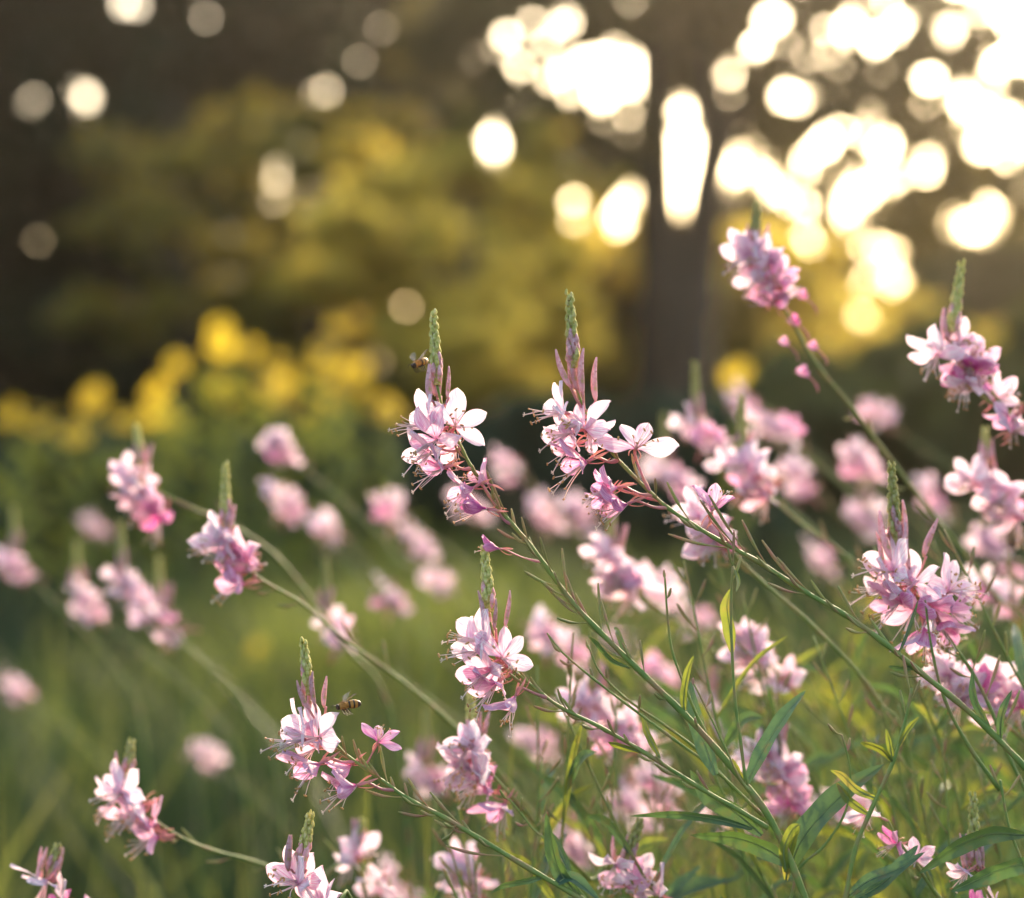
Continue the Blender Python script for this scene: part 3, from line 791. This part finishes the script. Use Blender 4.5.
# ------------------------------------------------------------------ plant three: lower left spike beside the bee
dB = 1.04
SB = pxpts([(312, 698), (322, 722), (334, 742), (350, 758), (365, 768), (388, 785), (410, 800), (445, 818), (485, 842), (535, 872), (592, 906)], dB)
SBf = stem_to_ground(SB, .05, .05)
tB = root('flowering_plant', (SBf[-1].x, SBf[-1].y, 0), 'flower stem at lower left whose white blossom the bee hovers beside', 'wildflower', G1)
put('stem', stem_mesh([(SBf, .0006, .0022)]), Matrix.Identity(4), tB)
place_spike(tB, P(309, 695, dB), P(303, 638, dB), 0.004, 4)
for (bx, by, tx, ty, z) in [(309, 710, 297, 680, -.003), (315, 706, 313, 671, -.002), (326, 708, 325, 676, 0), (307, 708, 301, 678, .003), (313, 712, 308, 682, .002)]:
    place_bud(tB, P(bx, by, dB + z), P(tx, ty, dB + z), P(322, 724, dB))
sharp_flowers(tB, [
    (318, 738, -5, 160, 45, 75, 76, 1.15, 0, 334, 742),
    (304, 740, -2, 175, 20, 90, 64, 1.1, 0, 330, 740),
    (316, 748, 2, 200, 30, 105, 66, 1.0, 1, 338, 748),
    (320, 764, -3, 215, 15, 120, 48, 1.1, 2, 356, 762),
    (352, 765, 2, 215, 10, 120, 38, .9, 2, 368, 772),
    (357, 786, -4, 200, 10, 110, 40, 1.05, 2, 396, 790),
    (378, 742, -3, 70, 30, 60, 68, .62, 2, 366, 768)], SB, dB)
pods_on(tB, SB, [(388, 786, 380, 746), (440, 816, 398, 812), (462, 830, 434, 820), (430, 812, 408, 778), (470, 834, 430, 792), (455, 826, 442, 840), (510, 858, 446, 846), (480, 840, 462, 820), (404, 797, 365, 790)], dB, .0009, 14)
for L_, wd in [([(580, 896), (560, 872), (552, 845), (546, 812)], .007), ([(545, 876), (530, 880), (505, 885), (490, 893)], .003), ([(555, 884), (572, 878), (600, 900)], .006)]:
    put('leaf', leaf_mesh(pxpts(L_, dB), wd, M['leaf']), Matrix.Identity(4), tB)
tw = pxpts([(508, 798), (520, 812), (534, 830), (552, 846), (572, 880)], 1.07)

# ------------------------------------------------------------------ plant four: right blossom with the dense pink heads
dE = 1.09
SE = pxpts([(896, 545), (904, 572), (918, 598), (934, 618), (950, 640), (972, 672), (992, 712), (1008, 755), (1030, 800)], dE)
SEf = stem_to_ground(SE, .03, .05)
tE = root('flowering_plant', (SEf[-1].x, SEf[-1].y, 0), 'full white and mauve blossom on the right, above the long arching stem', 'wildflower', G1)
SE2 = pxpts([(925, 600), (932, 650), (945, 700), (968, 745), (1000, 790)], 1.07)
put('stem', stem_mesh([(SEf, .0006, .0018), (SE2, .0005, .0012)]), Matrix.Identity(4), tE)
place_spike(tE, P(896, 545, dE), P(891, 460, dE), .0055, 5)
for (bx, by, tx, ty, z) in [(893, 562, 880, 510, -.002), (908, 550, 900, 500, 0), (926, 558, 936, 518, 0), (901, 560, 896, 515, .003), (910, 570, 906, 522, -.003), (886, 568, 874, 532, 0)]:
    place_bud(tE, P(bx, by, dE + z), P(tx, ty, dE + z), P(912, 585, dE))
sharp_flowers(tE, [
    (893, 572, -3, 165, 25, 75, 70, 1.2, 0, 908, 580), (888, 588, 0, 185, 15, 95, 62, 1.15, 0, 914, 592), (914, 585, -6, 130, 50, 60, 72, .95, 0, 916, 596),
    (900, 602, -5, 210, 30, 100, 66, 1.1, 2, 920, 600), (914, 610, -6, 230, 35, 110, 62, 1.1, 2, 926, 608), (930, 606, -4, 280, 40, 60, 66, 1.05, 2, 930, 614),
    (948, 592, -2, 20, 35, 75, 74, 1.15, 0, 930, 612), (938, 600, 2, 60, 20, 100, 68, 1.0, 1, 928, 608), (924, 626, -5, 265, 20, 150, 48, 1.15, 2, 936, 620),
    (940, 622, -3, 300, 25, 40, 50, 1.0, 2, 942, 628), (905, 592, 4, 150, 20, 90, 66, 1.1, 1, 915, 592), (950, 612, 0, 350, 25, 60, 55, .85, 2, 940, 622)], SE, dE, 2)
pods_on(tE, SE, [(965, 660, 935, 640), (972, 672, 985, 630), (985, 700, 1000, 655), (1000, 735, 1020, 690), (978, 680, 950, 668)], dE)

# ------------------------------------------------------------------ leafy green stalks, lower right
tF = None
def leafy(label, pts, d, r0, leaves, group='green leafy stalks at lower right', pods=()):
    q = pxpts(pts, d); qf = stem_to_ground(q, .01, .03)
    t = root('leafy_stalk', (qf[-1].x, qf[-1].y, 0), label, 'plant stalk', group)
    put('stem', stem_mesh([(qf, r0 * .4, r0 * 1.3)]), Matrix.Identity(4), t)
    for L_, wd, m in leaves:
        put('leaf', leaf_mesh(pxpts(L_, d, random.uniform(-.02, .02)), wd, M[m]), Matrix.Identity(4), t)
    pods_on(t, q, pods, d, .0008)
    return t
leafy('dark leafy stalk with one broad blue green leaf crossing the bottom right', [(912, 688), (905, 722), (893, 762), (872, 808), (855, 850), (845, 902)], 1.04, .0018,
      [([(848, 896), (870, 880), (900, 868), (925, 852)], .006, 'leaf'), ([(853, 900), (880, 885), (905, 862), (918, 845)], .007, 'leaf'), ([(880, 800), (858, 790), (842, 775), (830, 770)], .004, 'leaf_yellow'),
       ([(893, 762), (882, 750), (868, 744), (860, 742)], .0035, 'leaf_yellow'), ([(898, 748), (908, 730), (920, 716)], .0028, 'leaf_yellow'), ([(893, 765), (890, 745), (886, 728)], .003, 'leaf_yellow'), ([(870, 815), (850, 800), (836, 782)], .0045, 'leaf_yellow')],
      pods=[(908, 705, 920, 680), (910, 695, 903, 655), (905, 715, 900, 690)])
leafy('thin stalk with the largest broad dark leaf rising right from the bottom', [(842, 735), (850, 770), (846, 810), (825, 845), (800, 868), (790, 902)], 1.05, .0011,
      [([(788, 872), (805, 835), (842, 795), (884, 764)], .0125, 'leaf'), ([(786, 880), (790, 850), (800, 825)], .006, 'leaf_yellow')], pods=[(842, 738, 828, 724), (845, 750, 850, 738)])
leafy('stalk with curved green leaf at the bottom right corner', [(1000, 780), (1010, 830), (1030, 880), (1040, 905)], 1.05, .0015,
      [([(1024, 835), (990, 834), (955, 848), (918, 874)], .0085, 'leaf'), ([(1040, 860), (1000, 870), (950, 892)], .009, 'leaf')], pods=[(1000, 785, 990, 765), (1004, 800, 1020, 775)])
leafy('slim stalk with yellow green leaf behind the branching stem', [(508, 798), (520, 812), (534, 830), (552, 846), (572, 880), (590, 905)], 1.07, .001,
      [([(572, 880), (560, 850), (548, 830)], .006, 'leaf')], pods=[(508, 800, 500, 790), (520, 812, 522, 798), (530, 825, 515, 822)])

# ------------------------------------------------------------------ softer blossoms around: one generator
def cluster(cx, cy, d, label, nfl=7, tones=None, spike=True, tip=None, path=None, group='softly blurred pink flower stems', petals=False, npod=5, wide=1.0, seed=None, fs=1.0):
    """cx, cy: centre of the blossom as seen; every size is real. The stem runs on down to the ground."""
    rd = random.Random(seed if seed is not None else int(cx * 13 + cy * 7))
    c = P(cx, cy, d); u = .00043                        # one photo pixel at the focus distance, in metres
    def off(dx, dy, dz=0): return c + Vector((dx * u, dz * u, -dy * u))
    sgn = 1; rd.random()
    top = off(-12 * sgn, -28)
    if path is None:
        k = rd.uniform(.75, 1.25)
        ps = [top, off(-2 * sgn, -8), off(16 * sgn, 16), off(55 * sgn * k, 52, 10), off(120 * sgn * k, 105, 20), off(200 * sgn * k, 190, 40), off(250 * sgn * k, 320, 60)]
    else:
        ps = [top, off(-2, -8)] + [P(a[0], a[1], d + .02 * i) for i, a in enumerate(path)]
    pf = [p for p in ps if p.z > .05]
    l = pf[-1]; pf = pf + [Vector((l.x + .02, l.y + .01, l.z * .5)), Vector((l.x + .03, l.y + .015, -.01))]
    t = root('flowering_plant', (pf[-1].x, pf[-1].y, 0), label, 'wildflower', group)
    put('stem', stem_mesh([(pf, .0006, .0017 if petals else .0012)]), Matrix.Identity(4), t)
    q = crom(pf, 5)
    if spike:
        tp = P(tip[0], tip[1], d) if tip else off(-14 * sgn, -105)
        b_ = top.lerp(tp, .1)
        place_spike(t, b_, tp, .0050, rd.randrange(3)) if tip else put('bud_spike', get_spike(.034, .0050, rd.randrange(3)), TRS(top, frame(tp - top, Vector((0, -1, 0)))), t)
        for k in range(4):
            bx = -12 * sgn + rd.uniform(-10, 16); place_bud(t, off(bx, -28, rd.uniform(-8, 8)), off(bx + rd.uniform(-8, 8), -64, 0), top if k % 2 else None)
    for i in range(nfl):
        s_ = i / max(1, nfl - 1)
        kk = .92 if petals else .72
        x = ((-22 + 44 * s_) * sgn * wide + rd.uniform(-17, 17)) * kk; y = (-24 + 52 * s_ + rd.uniform(-15, 15)) * kk
        tone = (0 if s_ < .42 else (1 if s_ < .66 else (2 if rd.random() < .8 else 3))) if (not tones or s_ < .35) else tones[i % len(tones)]
        if rd.random() < .3: tone = max(0, tone - 1)
        face = fdir(rd.choice((165, 190, 215, 150, 40, 240)), rd.uniform(15, 60)); up = updir(rd.uniform(60, 125))
        ctr = off(x, y, rd.uniform(-18, 10))
        if petals:
            flower_full(t, ctr, face, up, rd.uniform(50, 78), rd.uniform(.88, 1.08) * fs, tone, near(q[:18], ctr), rd.randrange(9999), 1)
        else:
            put('flower', soft_flower(rd.randrange(5), tone), TRS(ctr, frame(face, up), rd.uniform(.75, .98) * fs), t)
    for k in range(npod):
        i = 12 + int(k * 3.2)
        if i + 2 < len(q):
            b2 = q[i]; tp = b2 + Vector((-sgn * rd.uniform(.002, .014), rd.uniform(-.004, .004), rd.choice((1, 1, -.15)) * rd.uniform(.010, .016)))
            place_pod(t, b2, tp, .001)
    return t

near_g = 'slightly blurred pink flower stems'
cluster(236, 560, 1.19, 'half blurred white and pink blossom left of centre, its stem slanting right', 8, tip=(225, 462), path=[(262, 580), (300, 602), (345, 640), (400, 680), (450, 722), (520, 800), (560, 900)], group=near_g, petals=True)
cluster(138, 808, 1.17, 'white to magenta blossom low on the left with knobbly stem', 7, tip=(131, 740), path=[(165, 828), (205, 848), (255, 862), (310, 882), (370, 910)], group=near_g, petals=True, npod=9)
tJ = cluster(764, 278, 1.22, 'highest blossom, lavender pink against the bright sky', 9, tip=(757, 200), path=[(790, 318), (815, 362), (850, 405), (885, 452), (930, 510), (990, 590), (1040, 700)], group=near_g, petals=True, npod=10, tones=[0, 1, 1, 2, 0, 1, 2, 1, 2])
for bx, by, sc_ in ((808, 300, .45), (800, 326, .5), (789, 346, .4), (809, 377, .5), (818, 350, .4)):
    c_ = P(bx, by, 1.22); put('flower', soft_flower(3, 3), TRS(c_, frame(fdir(150, 20), updir(90)), sc_), tJ)
    put('flower_stalk', Geo().add(*tube(crom([c_, c_ + Vector((.004, 0, -.004)), P(bx + 9, by + 15, 1.22)], 4), .0004, 5)).mesh('flower_stalk', M['calyx']), Matrix.Identity(4), tJ)
cluster(962, 365, 1.16, 'blossom with tall green spike near the top right edge', 8, tip=(962, 260), path=[(978, 392), (1005, 412), (1040, 440), (1100, 520)], group=near_g, petals=True)
cluster(995, 400, 1.17, 'pink drooping heads touching the right edge below the tall green spike', 5, spike=False, tones=[1, 2, 1, 2], path=[(1015, 420), (1060, 470), (1110, 560)], group=near_g, petals=True)
cluster(150, 492, 1.36, 'blurred pink blossom with spike at far left, halfway up', 7, tip=(136, 425), path=[(185, 505), (230, 525), (280, 560), (340, 640), (400, 760)], group=near_g, petals=True)
cluster(996, 492, 1.25, 'mauve blossom at the right edge below the paler heads', 7, tip=(985, 428), tones=[1, 2, 1, 2], group=near_g, petals=True)
cluster(484, 770, 1.13, 'pink blossom just under the central white one, softly out of focus', 9, tip=(470, 690), path=[(515, 800), (550, 840), (590, 880), (620, 920)], group=near_g, petals=True, npod=3)
cluster(312, 898, 1.05, 'green spike with white petals poking up at the bottom left of centre', 5, tip=(311, 812), path=[(330, 920), (360, 950)], group=near_g, petals=True, npod=0)
cluster(60, 905, 1.14, 'small spike and white petals at the bottom left corner', 4, tip=(58, 845), path=[(90, 930), (120, 960)], group=near_g, petals=True, npod=0)
cluster(366, 872, 1.25, 'pale blossom low between two sharp stems', 4, tip=(363, 820), tones=[0, 1, 0, 1], group=near_g, petals=True, npod=2, fs=.9)
cluster(622, 575, 1.30, 'pale blossom centred under the two tall spikes', 9, spike=True, tones=[0, 0, 1, 0, 2, 1, 2], group=near_g, petals=True)
cluster(965, 680, 1.15, 'big pink blossom low on the right behind the crossing stems', 10, spike=False, tones=[1, 2, 1, 1, 2, 3], group=near_g, petals=True, wide=1.4)
cluster(1012, 690, 1.16, 'pink heads cut by the right edge, low down', 5, spike=False, tones=[1, 2], group=near_g, petals=True)
cluster(900, 848, 1.08, 'small closed magenta heads near the bottom right', 3, spike=False, tones=[2, 3, 1], group=near_g, petals=True, fs=.7, npod=2)
cluster(986, 895, 1.08, 'tiny pink heads in the bottom right corner', 3, spike=True, tones=[1, 3], group=near_g, petals=True, fs=.7, npod=2)
cluster(636, 893, 1.12, 'spike and pink petals at the bottom edge right of centre', 5, tip=(641, 818), tones=[0, 1, 2], group=near_g, petals=True)
cluster(716, 535, 1.17, 'loose pale pink blossom behind the long arching stem', 6, spike=False, tones=[1, 2, 1], group=near_g, petals=True, npod=2)
cluster(760, 655, 1.27, 'round pink blossom right of the thin upright leaf', 8, tones=[1, 1, 2], group=near_g, petals=True, spike=False)
cluster(782, 778, 1.20, 'pink blossom above the broad dark leaf', 8, tones=[0, 1, 2, 2], group=near_g, petals=True)
cluster(605, 718, 1.24, 'mauve blossom crossed by the lower thin stem', 9, tones=[1, 1, 2, 2], group=near_g, petals=True, wide=1.2)
cluster(752, 480, 1.30, 'whitish blossom to the right of the arching stem top', 8, tones=[0, 0, 1, 2], group=near_g, petals=True)
cluster(705, 440, 1.42, 'soft pink blossom between the open flower and the whitish one', 7, tones=[1, 2], group=near_g)
cluster(475, 885, 1.24, 'pale pink blossom at the bottom edge left of centre', 8, tones=[0, 1, 1, 2], group=near_g, petals=True, spike=False)
soft = [(280, 445, 1.75, 'upper of two soft pink blossoms left of the tall spikes'), (286, 503, 1.8, 'lower of two soft pink blossoms left of the tall spikes'),
        (130, 592, 1.55, 'soft pink blossom with faint spike, left side'), (168, 625, 1.6, 'pink smudge of blossom just right of the faint spike'),
        (85, 605, 1.75, 'dim pink blossom left of the faint spike'), (22, 568, 1.8, 'magenta blossom touching the left edge'), (14, 686, 2.2, 'small pink blossom at the left edge, low'),
        (208, 757, 2.1, 'lone small pink blossom low left, above the knobbly stem'), (97, 526, 2.6, 'palest small blossom in the dark shrubs at left'),
        (330, 532, 2.0, 'pink blossom dot in front of the grass, left of the middle row'), (394, 510, 1.9, 'pink dot below the left tall spike'), (390, 600, 1.8, 'round pale blossom dot above the yellow grass'),
        (418, 545, 1.9, 'pink blossom left of the lower spike'), (440, 580, 2.0, 'faint pink blossom touching the lower spike'), (335, 632, 1.5, 'pink blossom lying on the slanting blurred stem'),
        (512, 466, 1.9, 'pink dot between the two tall spikes'), (550, 512, 2.0, 'dim pink dot under the right tall spike'), (585, 515, 1.9, 'dim pink blossom right under the stamens of the right tall spike'),
        (550, 640, 1.5, 'pale blossom to the right of the central white one'), (575, 655, 1.6, 'pink blossom between the central thin stems'), (660, 592, 1.5, 'pink blossom right of the pale centred one'),
        (672, 478, 1.7, 'broad soft pink blossom behind the open flower'), (775, 425, 1.6, 'long soft pink blossom in front of the olive hedge'), (745, 405, 1.9, 'dim pink blossom above the long soft one'),
        (856, 462, 1.7, 'soft mauve blossom under the slanting blurred stem'), (872, 520, 1.8, 'soft mauve blossom left of the right green spike'), (875, 412, 2.0, 'faint blossom touching the olive hedge'),
        (995, 552, 1.6, 'peach pink blossom under the mauve one at the right edge'), (845, 800, 1.35, 'pink blossom behind the dark leafy stalk'), (435, 782, 1.5, 'pale blossom left of the one under the white blossom'),
        (577, 852, 1.4, 'pink blossom low in the centre between two leaves'), (632, 810, 1.5, 'pale pink blossom low beside the thin leaf'), (662, 785, 1.4, 'pink blossom above the thin leftward leaf'),
        (715, 712, 1.45, 'pale pink blossom left of the thin upright stem'), (660, 672, 1.7, 'faint blossom above the lower thin stem'), (398, 888, 1.6, 'tiny magenta head at the bottom edge'),
        (820, 560, 2.0, 'faint pink haze of blossom above the arching stem'), (800, 480, 1.8, 'soft blossom right of the whitish one'), (690, 620, 1.9, 'faint pink blossom below the arching stem'),
        (540, 745, 1.7, 'dim pink blossom under the stem of the central white one'), (1000, 600, 1.4, 'peach blossom right of the full white and mauve one'), (735, 820, 1.5, 'pink blossom hidden behind the branching stem'),
        (930, 500, 1.9, 'faint peach blossom behind the right green spike'), (470, 510, 2.2, 'faint pink dot behind the left tall stem'), (620, 640, 2.0, 'dim pink dot crossed by the branching stem')]
for i, (x, y, d, lab) in enumerate(soft):
    cluster(x, y, d, lab, random.choice((5, 6, 7)) if d < 1.9 else 5, tones=random.choice(([0, 1, 1, 2], [1, 2, 1], [1, 1, 2], [0, 1, 2])), spike=(d < 1.9 and random.random() < .55), npod=3)

# ------------------------------------------------------------------ unflowered thin stalks filling the lower right
def side_stalk(x, top, d, label):
    rd = random.Random(int(x * 7 + top)); a = P(x, top, d)
    lean = rd.uniform(-.03, .10)
    pts = [a, a + Vector((lean * .3, 0, -.06)), a + Vector((lean * .8, .01, -.16)), Vector((a.x + lean * 1.5, a.y + .02, a.z * .45)), Vector((a.x + lean * 1.8, a.y + .02, -.01))]
    t = root('leafy_stalk', (pts[-1].x, pts[-1].y, 0), label, 'plant stalk', 'thin blurred stalks between the blossoms')
    put('stem', stem_mesh([(pts, .0005, .0015)]), Matrix.Identity(4), t)
    q = crom(pts, 5)
    for k in range(7):
        b_ = q[int(1 + k * 1.2)]; place_pod(t, b_, b_ + Vector((rd.uniform(-.010, .010), rd.uniform(-.004, .004), rd.uniform(.008, .014))), .0009)
    for k in range(6):
        b_ = q[min(len(q) - 2, 6 + int(k * 1.7))]; an = rd.uniform(0, 6.28); L_ = rd.uniform(.025, .06)
        dv = Vector((math.cos(an), math.sin(an) * .5, rd.uniform(.2, 1.1))).normalized() * L_
        put('leaf', leaf_mesh([b_, b_ + dv * .5 + Vector((0, 0, .006)), b_ + dv], rd.uniform(.0025, .0065), M[rd.choice(('leaf', 'leaf', 'leaf_yellow'))]), Matrix.Identity(4), t)
n = 0
for i in range(150):
    x = random.uniform(520, 1060) if i % 6 else random.uniform(430, 560)
    top = random.uniform(560, 860) - (x - 520) * .12 if i % 6 else random.uniform(760, 870)
    side_stalk(x, top, random.uniform(1.12, 2.1) if i < 110 else random.uniform(1.10, 1.35), 'thin blurred green stalk with narrow leaves among the pink blossoms')

# ------------------------------------------------------------------ yellow flowers in front of the wood
def yellow_head():
    g = Geo()
    for k in range(13):
        a = 2 * math.pi * k / 13; m3 = Matrix.Rotation(a, 4, 'Z') @ Matrix.Translation((0, .007, 0)) @ Matrix.Rotation(R(-8 + 6 * math.sin(k * 2.3)), 4, 'X')
        v, f, uv = petal_geo(.024, .0095, .35, .2, k, 2, 5); g.add(v, f, uv, 0, m3)
    prof = [(.0105, -.001), (.0105, .002), (.008, .005), (.004, .0068), (.0005, .0073)]
    v, f = [], []
    for (r_, z) in prof:
        for k in range(10): v.append((r_ * math.cos(k * .6283), r_ * math.sin(k * .6283), z))
    for j in range(4):
        for k in range(10): f.append((j * 10 + k, j * 10 + (k + 1) % 10, (j + 1) * 10 + (k + 1) % 10, (j + 1) * 10 + k))
    g.add(v, f, None, 1)
    return g.mesh('flower_head', [M['yellow_petal'], M['flower_disc']])
YH = yellow_head()
def yellow_plant(x, y, d, label, n=5, spread=20, big=1.0):
    rd = random.Random(int(x * 3 + y)); c = P(x, y, d); base = Vector((c.x, c.y, 0))
    t = root('yellow_flower', base, label, 'yellow flower', 'yellow flowers in front of the wood')
    k = d * TAN / 512; paths = []; g = Geo(); heads = []
    for i in range(n):
        hp = c + Vector((rd.gauss(0, .6) * spread * k, rd.uniform(-.12, .12), rd.gauss(0, .5) * spread * k))
        paths.append(([hp, hp.lerp(base, .4) + Vector((rd.uniform(-.02, .02), 0, 0)), base + Vector((rd.uniform(-.03, .03), rd.uniform(-.03, .03), 0))], .0014, .003))
        nrm = Vector((rd.uniform(-.6, .6), rd.uniform(-1.2, -.2), rd.uniform(.2, 1))).normalized(); heads.append((hp, nrm))
    put('stem', stem_mesh(paths), Matrix.Identity(4), t)
    for hp, nrm in heads:
        put('flower_head', YH, TRS(hp, frame(nrm, Vector((0, 0, 1))), rd.uniform(.95, 1.2) * big), t)
    for i in range(10):
        pth = paths[i % n][0]; b_ = pth[1].lerp(pth[0], rd.uniform(-.3, .7)); an = rd.uniform(0, 6.28)
        e = b_ + Vector((math.cos(an) * .07, math.sin(an) * .07, .05))
        put('leaf', leaf_mesh([b_, b_.lerp(e, .5) + Vector((0, 0, .01)), e], .022, M['leaf_yellow']), Matrix.Identity(4), t)
yl = [(180, 361, 2, 7, 'yellow flower, leftmost of the high bright group'), (218, 332, 2, 8, 'highest yellow flower of the bright group'), (222, 346, 3, 9, 'yellow flower just below the highest one'), (243, 347, 2, 7, 'yellow flower right of the highest one'),
      (328, 350, 3, 8, 'bright yellow flower alone at the right of the high group'), (300, 378, 7, 26, 'cluster of yellow flowers under the lone bright one'), (345, 372, 5, 20, 'paler yellow flowers right of the lone bright one'),
      (262, 378, 6, 24, 'dim yellow flowers in the middle of the row'), (225, 385, 5, 20, 'yellow green flower heads below the highest flower'), (35, 424, 2, 7, 'small orange yellow flower at far left'),
      (75, 432, 3, 12, 'low dim yellow flower left of the pink spike'), (92, 402, 5, 16, 'yellow flower pair above the low dim one'), (112, 415, 3, 9, 'yellow flower left of the blurred pink blossom'),
      (150, 402, 6, 18, 'yellow flower bunch directly over the blurred pink blossom'), (168, 412, 3, 9, 'small yellow flower right of the bunch'), (385, 403, 4, 15, 'dull yellow flowers just left of the left tall spike'),
      (10, 420, 3, 14, 'dim yellow flower cut by the left edge'), (732, 375, 3, 10, 'single yellow flower right of the forked trunk')]
for (x, y, n, sp_, lab) in yl: yellow_plant(x, y, 5.9, lab, 2 if sp_ < 13 else n + 1, 5 if sp_ < 13 else sp_ * 1.1, .85 if sp_ < 13 else .68)
for (x, y, n, sp_, lab) in [(242, 662, 2, 5, 'round yellow dot in the grass left of the white blossom'), (272, 640, 4, 20, 'yellow flowers in the grass above the lower left spike'), (325, 655, 4, 16, 'dim yellow flowers behind the lower left spike'),
                         (858, 590, 3, 14, 'orange yellow flowers under the arching stem, right'), (835, 690, 3, 10, 'small yellow flowers above the broad dark leaf')]:
    yellow_plant(x, y, 4.6 if x < 500 else 3.6, lab, max(1, n - 1), sp_, .5)

# ------------------------------------------------------------------ bees
def ellipsoid(c, r, nu=14, nv=10, wob=0):
    v, f = [], []
    for j in range(nv + 1):
        th = math.pi * j / nv
        for i in range(nu):
            ph = 2 * math.pi * i / nu
            v.append((c[0] + r[0] * math.cos(th), c[1] + r[1] * math.sin(th) * math.cos(ph), c[2] + r[2] * math.sin(th) * math.sin(ph)))
    for j in range(nv):
        for i in range(nu): f.append((j * nu + i, j * nu + (i + 1) % nu, (j + 1) * nu + (i + 1) % nu, (j + 1) * nu + i))
    return v, f
def bee(loc, rot, s, label):
    """+X is forwards; one continuous body of head, thorax and abdomen"""
    W = TRS(loc, Euler(rot).to_matrix(), s)
    t = tag(put('bee', None, W), label, 'bee', 'bees')
    xs_ = np.linspace(-.0078, .0062, 30); g = Geo(); v, f, mi = [], [], []
    def rad(x):
        ab = max(0, 1 - ((x + .0035) / .0043) ** 2) ** .5 * .0023; th = max(0, 1 - ((x - .0020) / .0024) ** 2) ** .5 * .0022; hd = max(0, 1 - ((x - .0049) / .0013) ** 2) ** .5 * .0016
        return max(ab, th, hd, .0005 if -.007 < x < .006 else .0001)
    pts = [Vector((x, 0, -.0006 * ((x + .001) / .006) ** 2 * (1 if x < 0 else .4))) for x in xs_]
    tv, tf, tu = tube(pts, lambda u: rad(xs_[int(round(u * 29))]), 12)
    for k, fc in enumerate(tf):
        ring = k // 12 if k < 29 * 12 else (0 if k == 29 * 12 else 28)
        x = xs_[min(ring, 28)]
        mi.append(1 if x > .0038 else (0 if x > -.0004 else (2 if ring % 5 < 3 and x > -.0062 else 1)))
    me = mesh('body', tv, tf, [M['bee_fur'], M['bee_dark'], M['bee_amber']], tu, mi)
    body = put('body', me, W, t)
    gf_ = Geo(); rd = random.Random(3)
    for k in range(420):
        x = rd.gauss(.0018, .0016); a = rd.uniform(0, 6.28); r_ = rad(x) * .95
        p = Vector((x, math.cos(a) * r_, math.sin(a) * r_)); dv = Vector((rd.uniform(-.4, .4), math.cos(a), math.sin(a))).normalized() * .0010
        sd_ = dv.orthogonal().normalized() * .00006
        gf_.add([p - sd_, p + sd_, p + dv], [(0, 1, 2)])
    put('fur', gf_.mesh('fur', M['bee_fur']), W, body)
    for sg in (-1, 1):
        ge = Geo(); v_, f_ = ellipsoid((.0052, sg * .0012, .0003), (.0006, .0005, .0010), 8, 6); ge.add(v_, f_); put('eye', ge.mesh('eye', M['bee_dark']), W, t)
        ga = Geo(); ga.add(*tube(crom([Vector((.006, sg * .0004, .0006)), Vector((.0075, sg * .0010, .0010)), Vector((.0085, sg * .0016, -.0002))], 3), .00012, 5)); put('antenna', ga.mesh('antenna', M['bee_dark']), W, t)
        for (L_, wd, x0, ang) in [(.0092, .0032, .0024, 35), (.0062, .0024, .0008, 70)]:
            gw = Geo(); v_, f_, uv = petal_geo(L_, wd, .05, .05, 2, 4, 7)
            m3 = Matrix.Translation((x0, sg * .001, .0018)) @ Matrix.Rotation(R(90 - ang) * -1 * -1 if sg > 0 else R(180 - (90 - ang)), 4, 'Z') @ Matrix.Rotation(R(28), 4, 'X')
            gw.add(v_, f_, uv, 0, m3); put('wing', gw.mesh('wing', M['wing']), W, t)
        for k in range(3):
            x0 = .0032 - k * .0015
            gl = Geo(); gl.add(*tube(crom([Vector((x0, sg * .0012, -.0015)), Vector((x0 - .0004, sg * .0026, -.0022)), Vector((x0 - .0012, sg * .0022, -.0042)), Vector((x0 - .0022, sg * .0020, -.0052))], 3), lambda u: .00032 * (1 - .5 * u), 5))
            put('leg', gl.mesh('leg', M['bee_dark']), W, t)
    return t
bee(P(347, 705, 1.035), (R(0), R(8), R(200)), .82, 'honey bee hovering right of the lower left white blossom')
bee(P(419, 363, 1.075), (R(10), R(15), R(235)), .80, 'small dark bee flying beside the left tall spike')

# ------------------------------------------------------------------ haze
def haze():
    x0, x1, y0, y1, z0, z1 = -500, 500, -160, 520, -1.2, 14.0
    v = [(x, y, z) for z in (z0, z1) for y in (y0, y1) for x in (x0, x1)]
    f = [(0, 2, 3, 1), (4, 5, 7, 6), (0, 1, 5, 4), (1, 3, 7, 5), (3, 2, 6, 7), (2, 0, 4, 6)]
    m, t = nodes('haze'); N = t.nodes.new
    pv = N('ShaderNodeVolumePrincipled'); pv.inputs['Color'].default_value = (1, .90, .74, 1); pv.inputs['Density'].default_value = HAZE
    pv.inputs['Anisotropy'].default_value = .87
    o = N('ShaderNodeOutputMaterial'); t.links.new(pv.outputs[0], o.inputs['Volume'])
    tag(put('haze', mesh('haze', v, f, m, smooth=False), Matrix.Identity(4)), 'pale warm evening haze over the meadow', 'haze', kind='stuff')
HAZE = 0.0007
if HAZE > 0: haze()
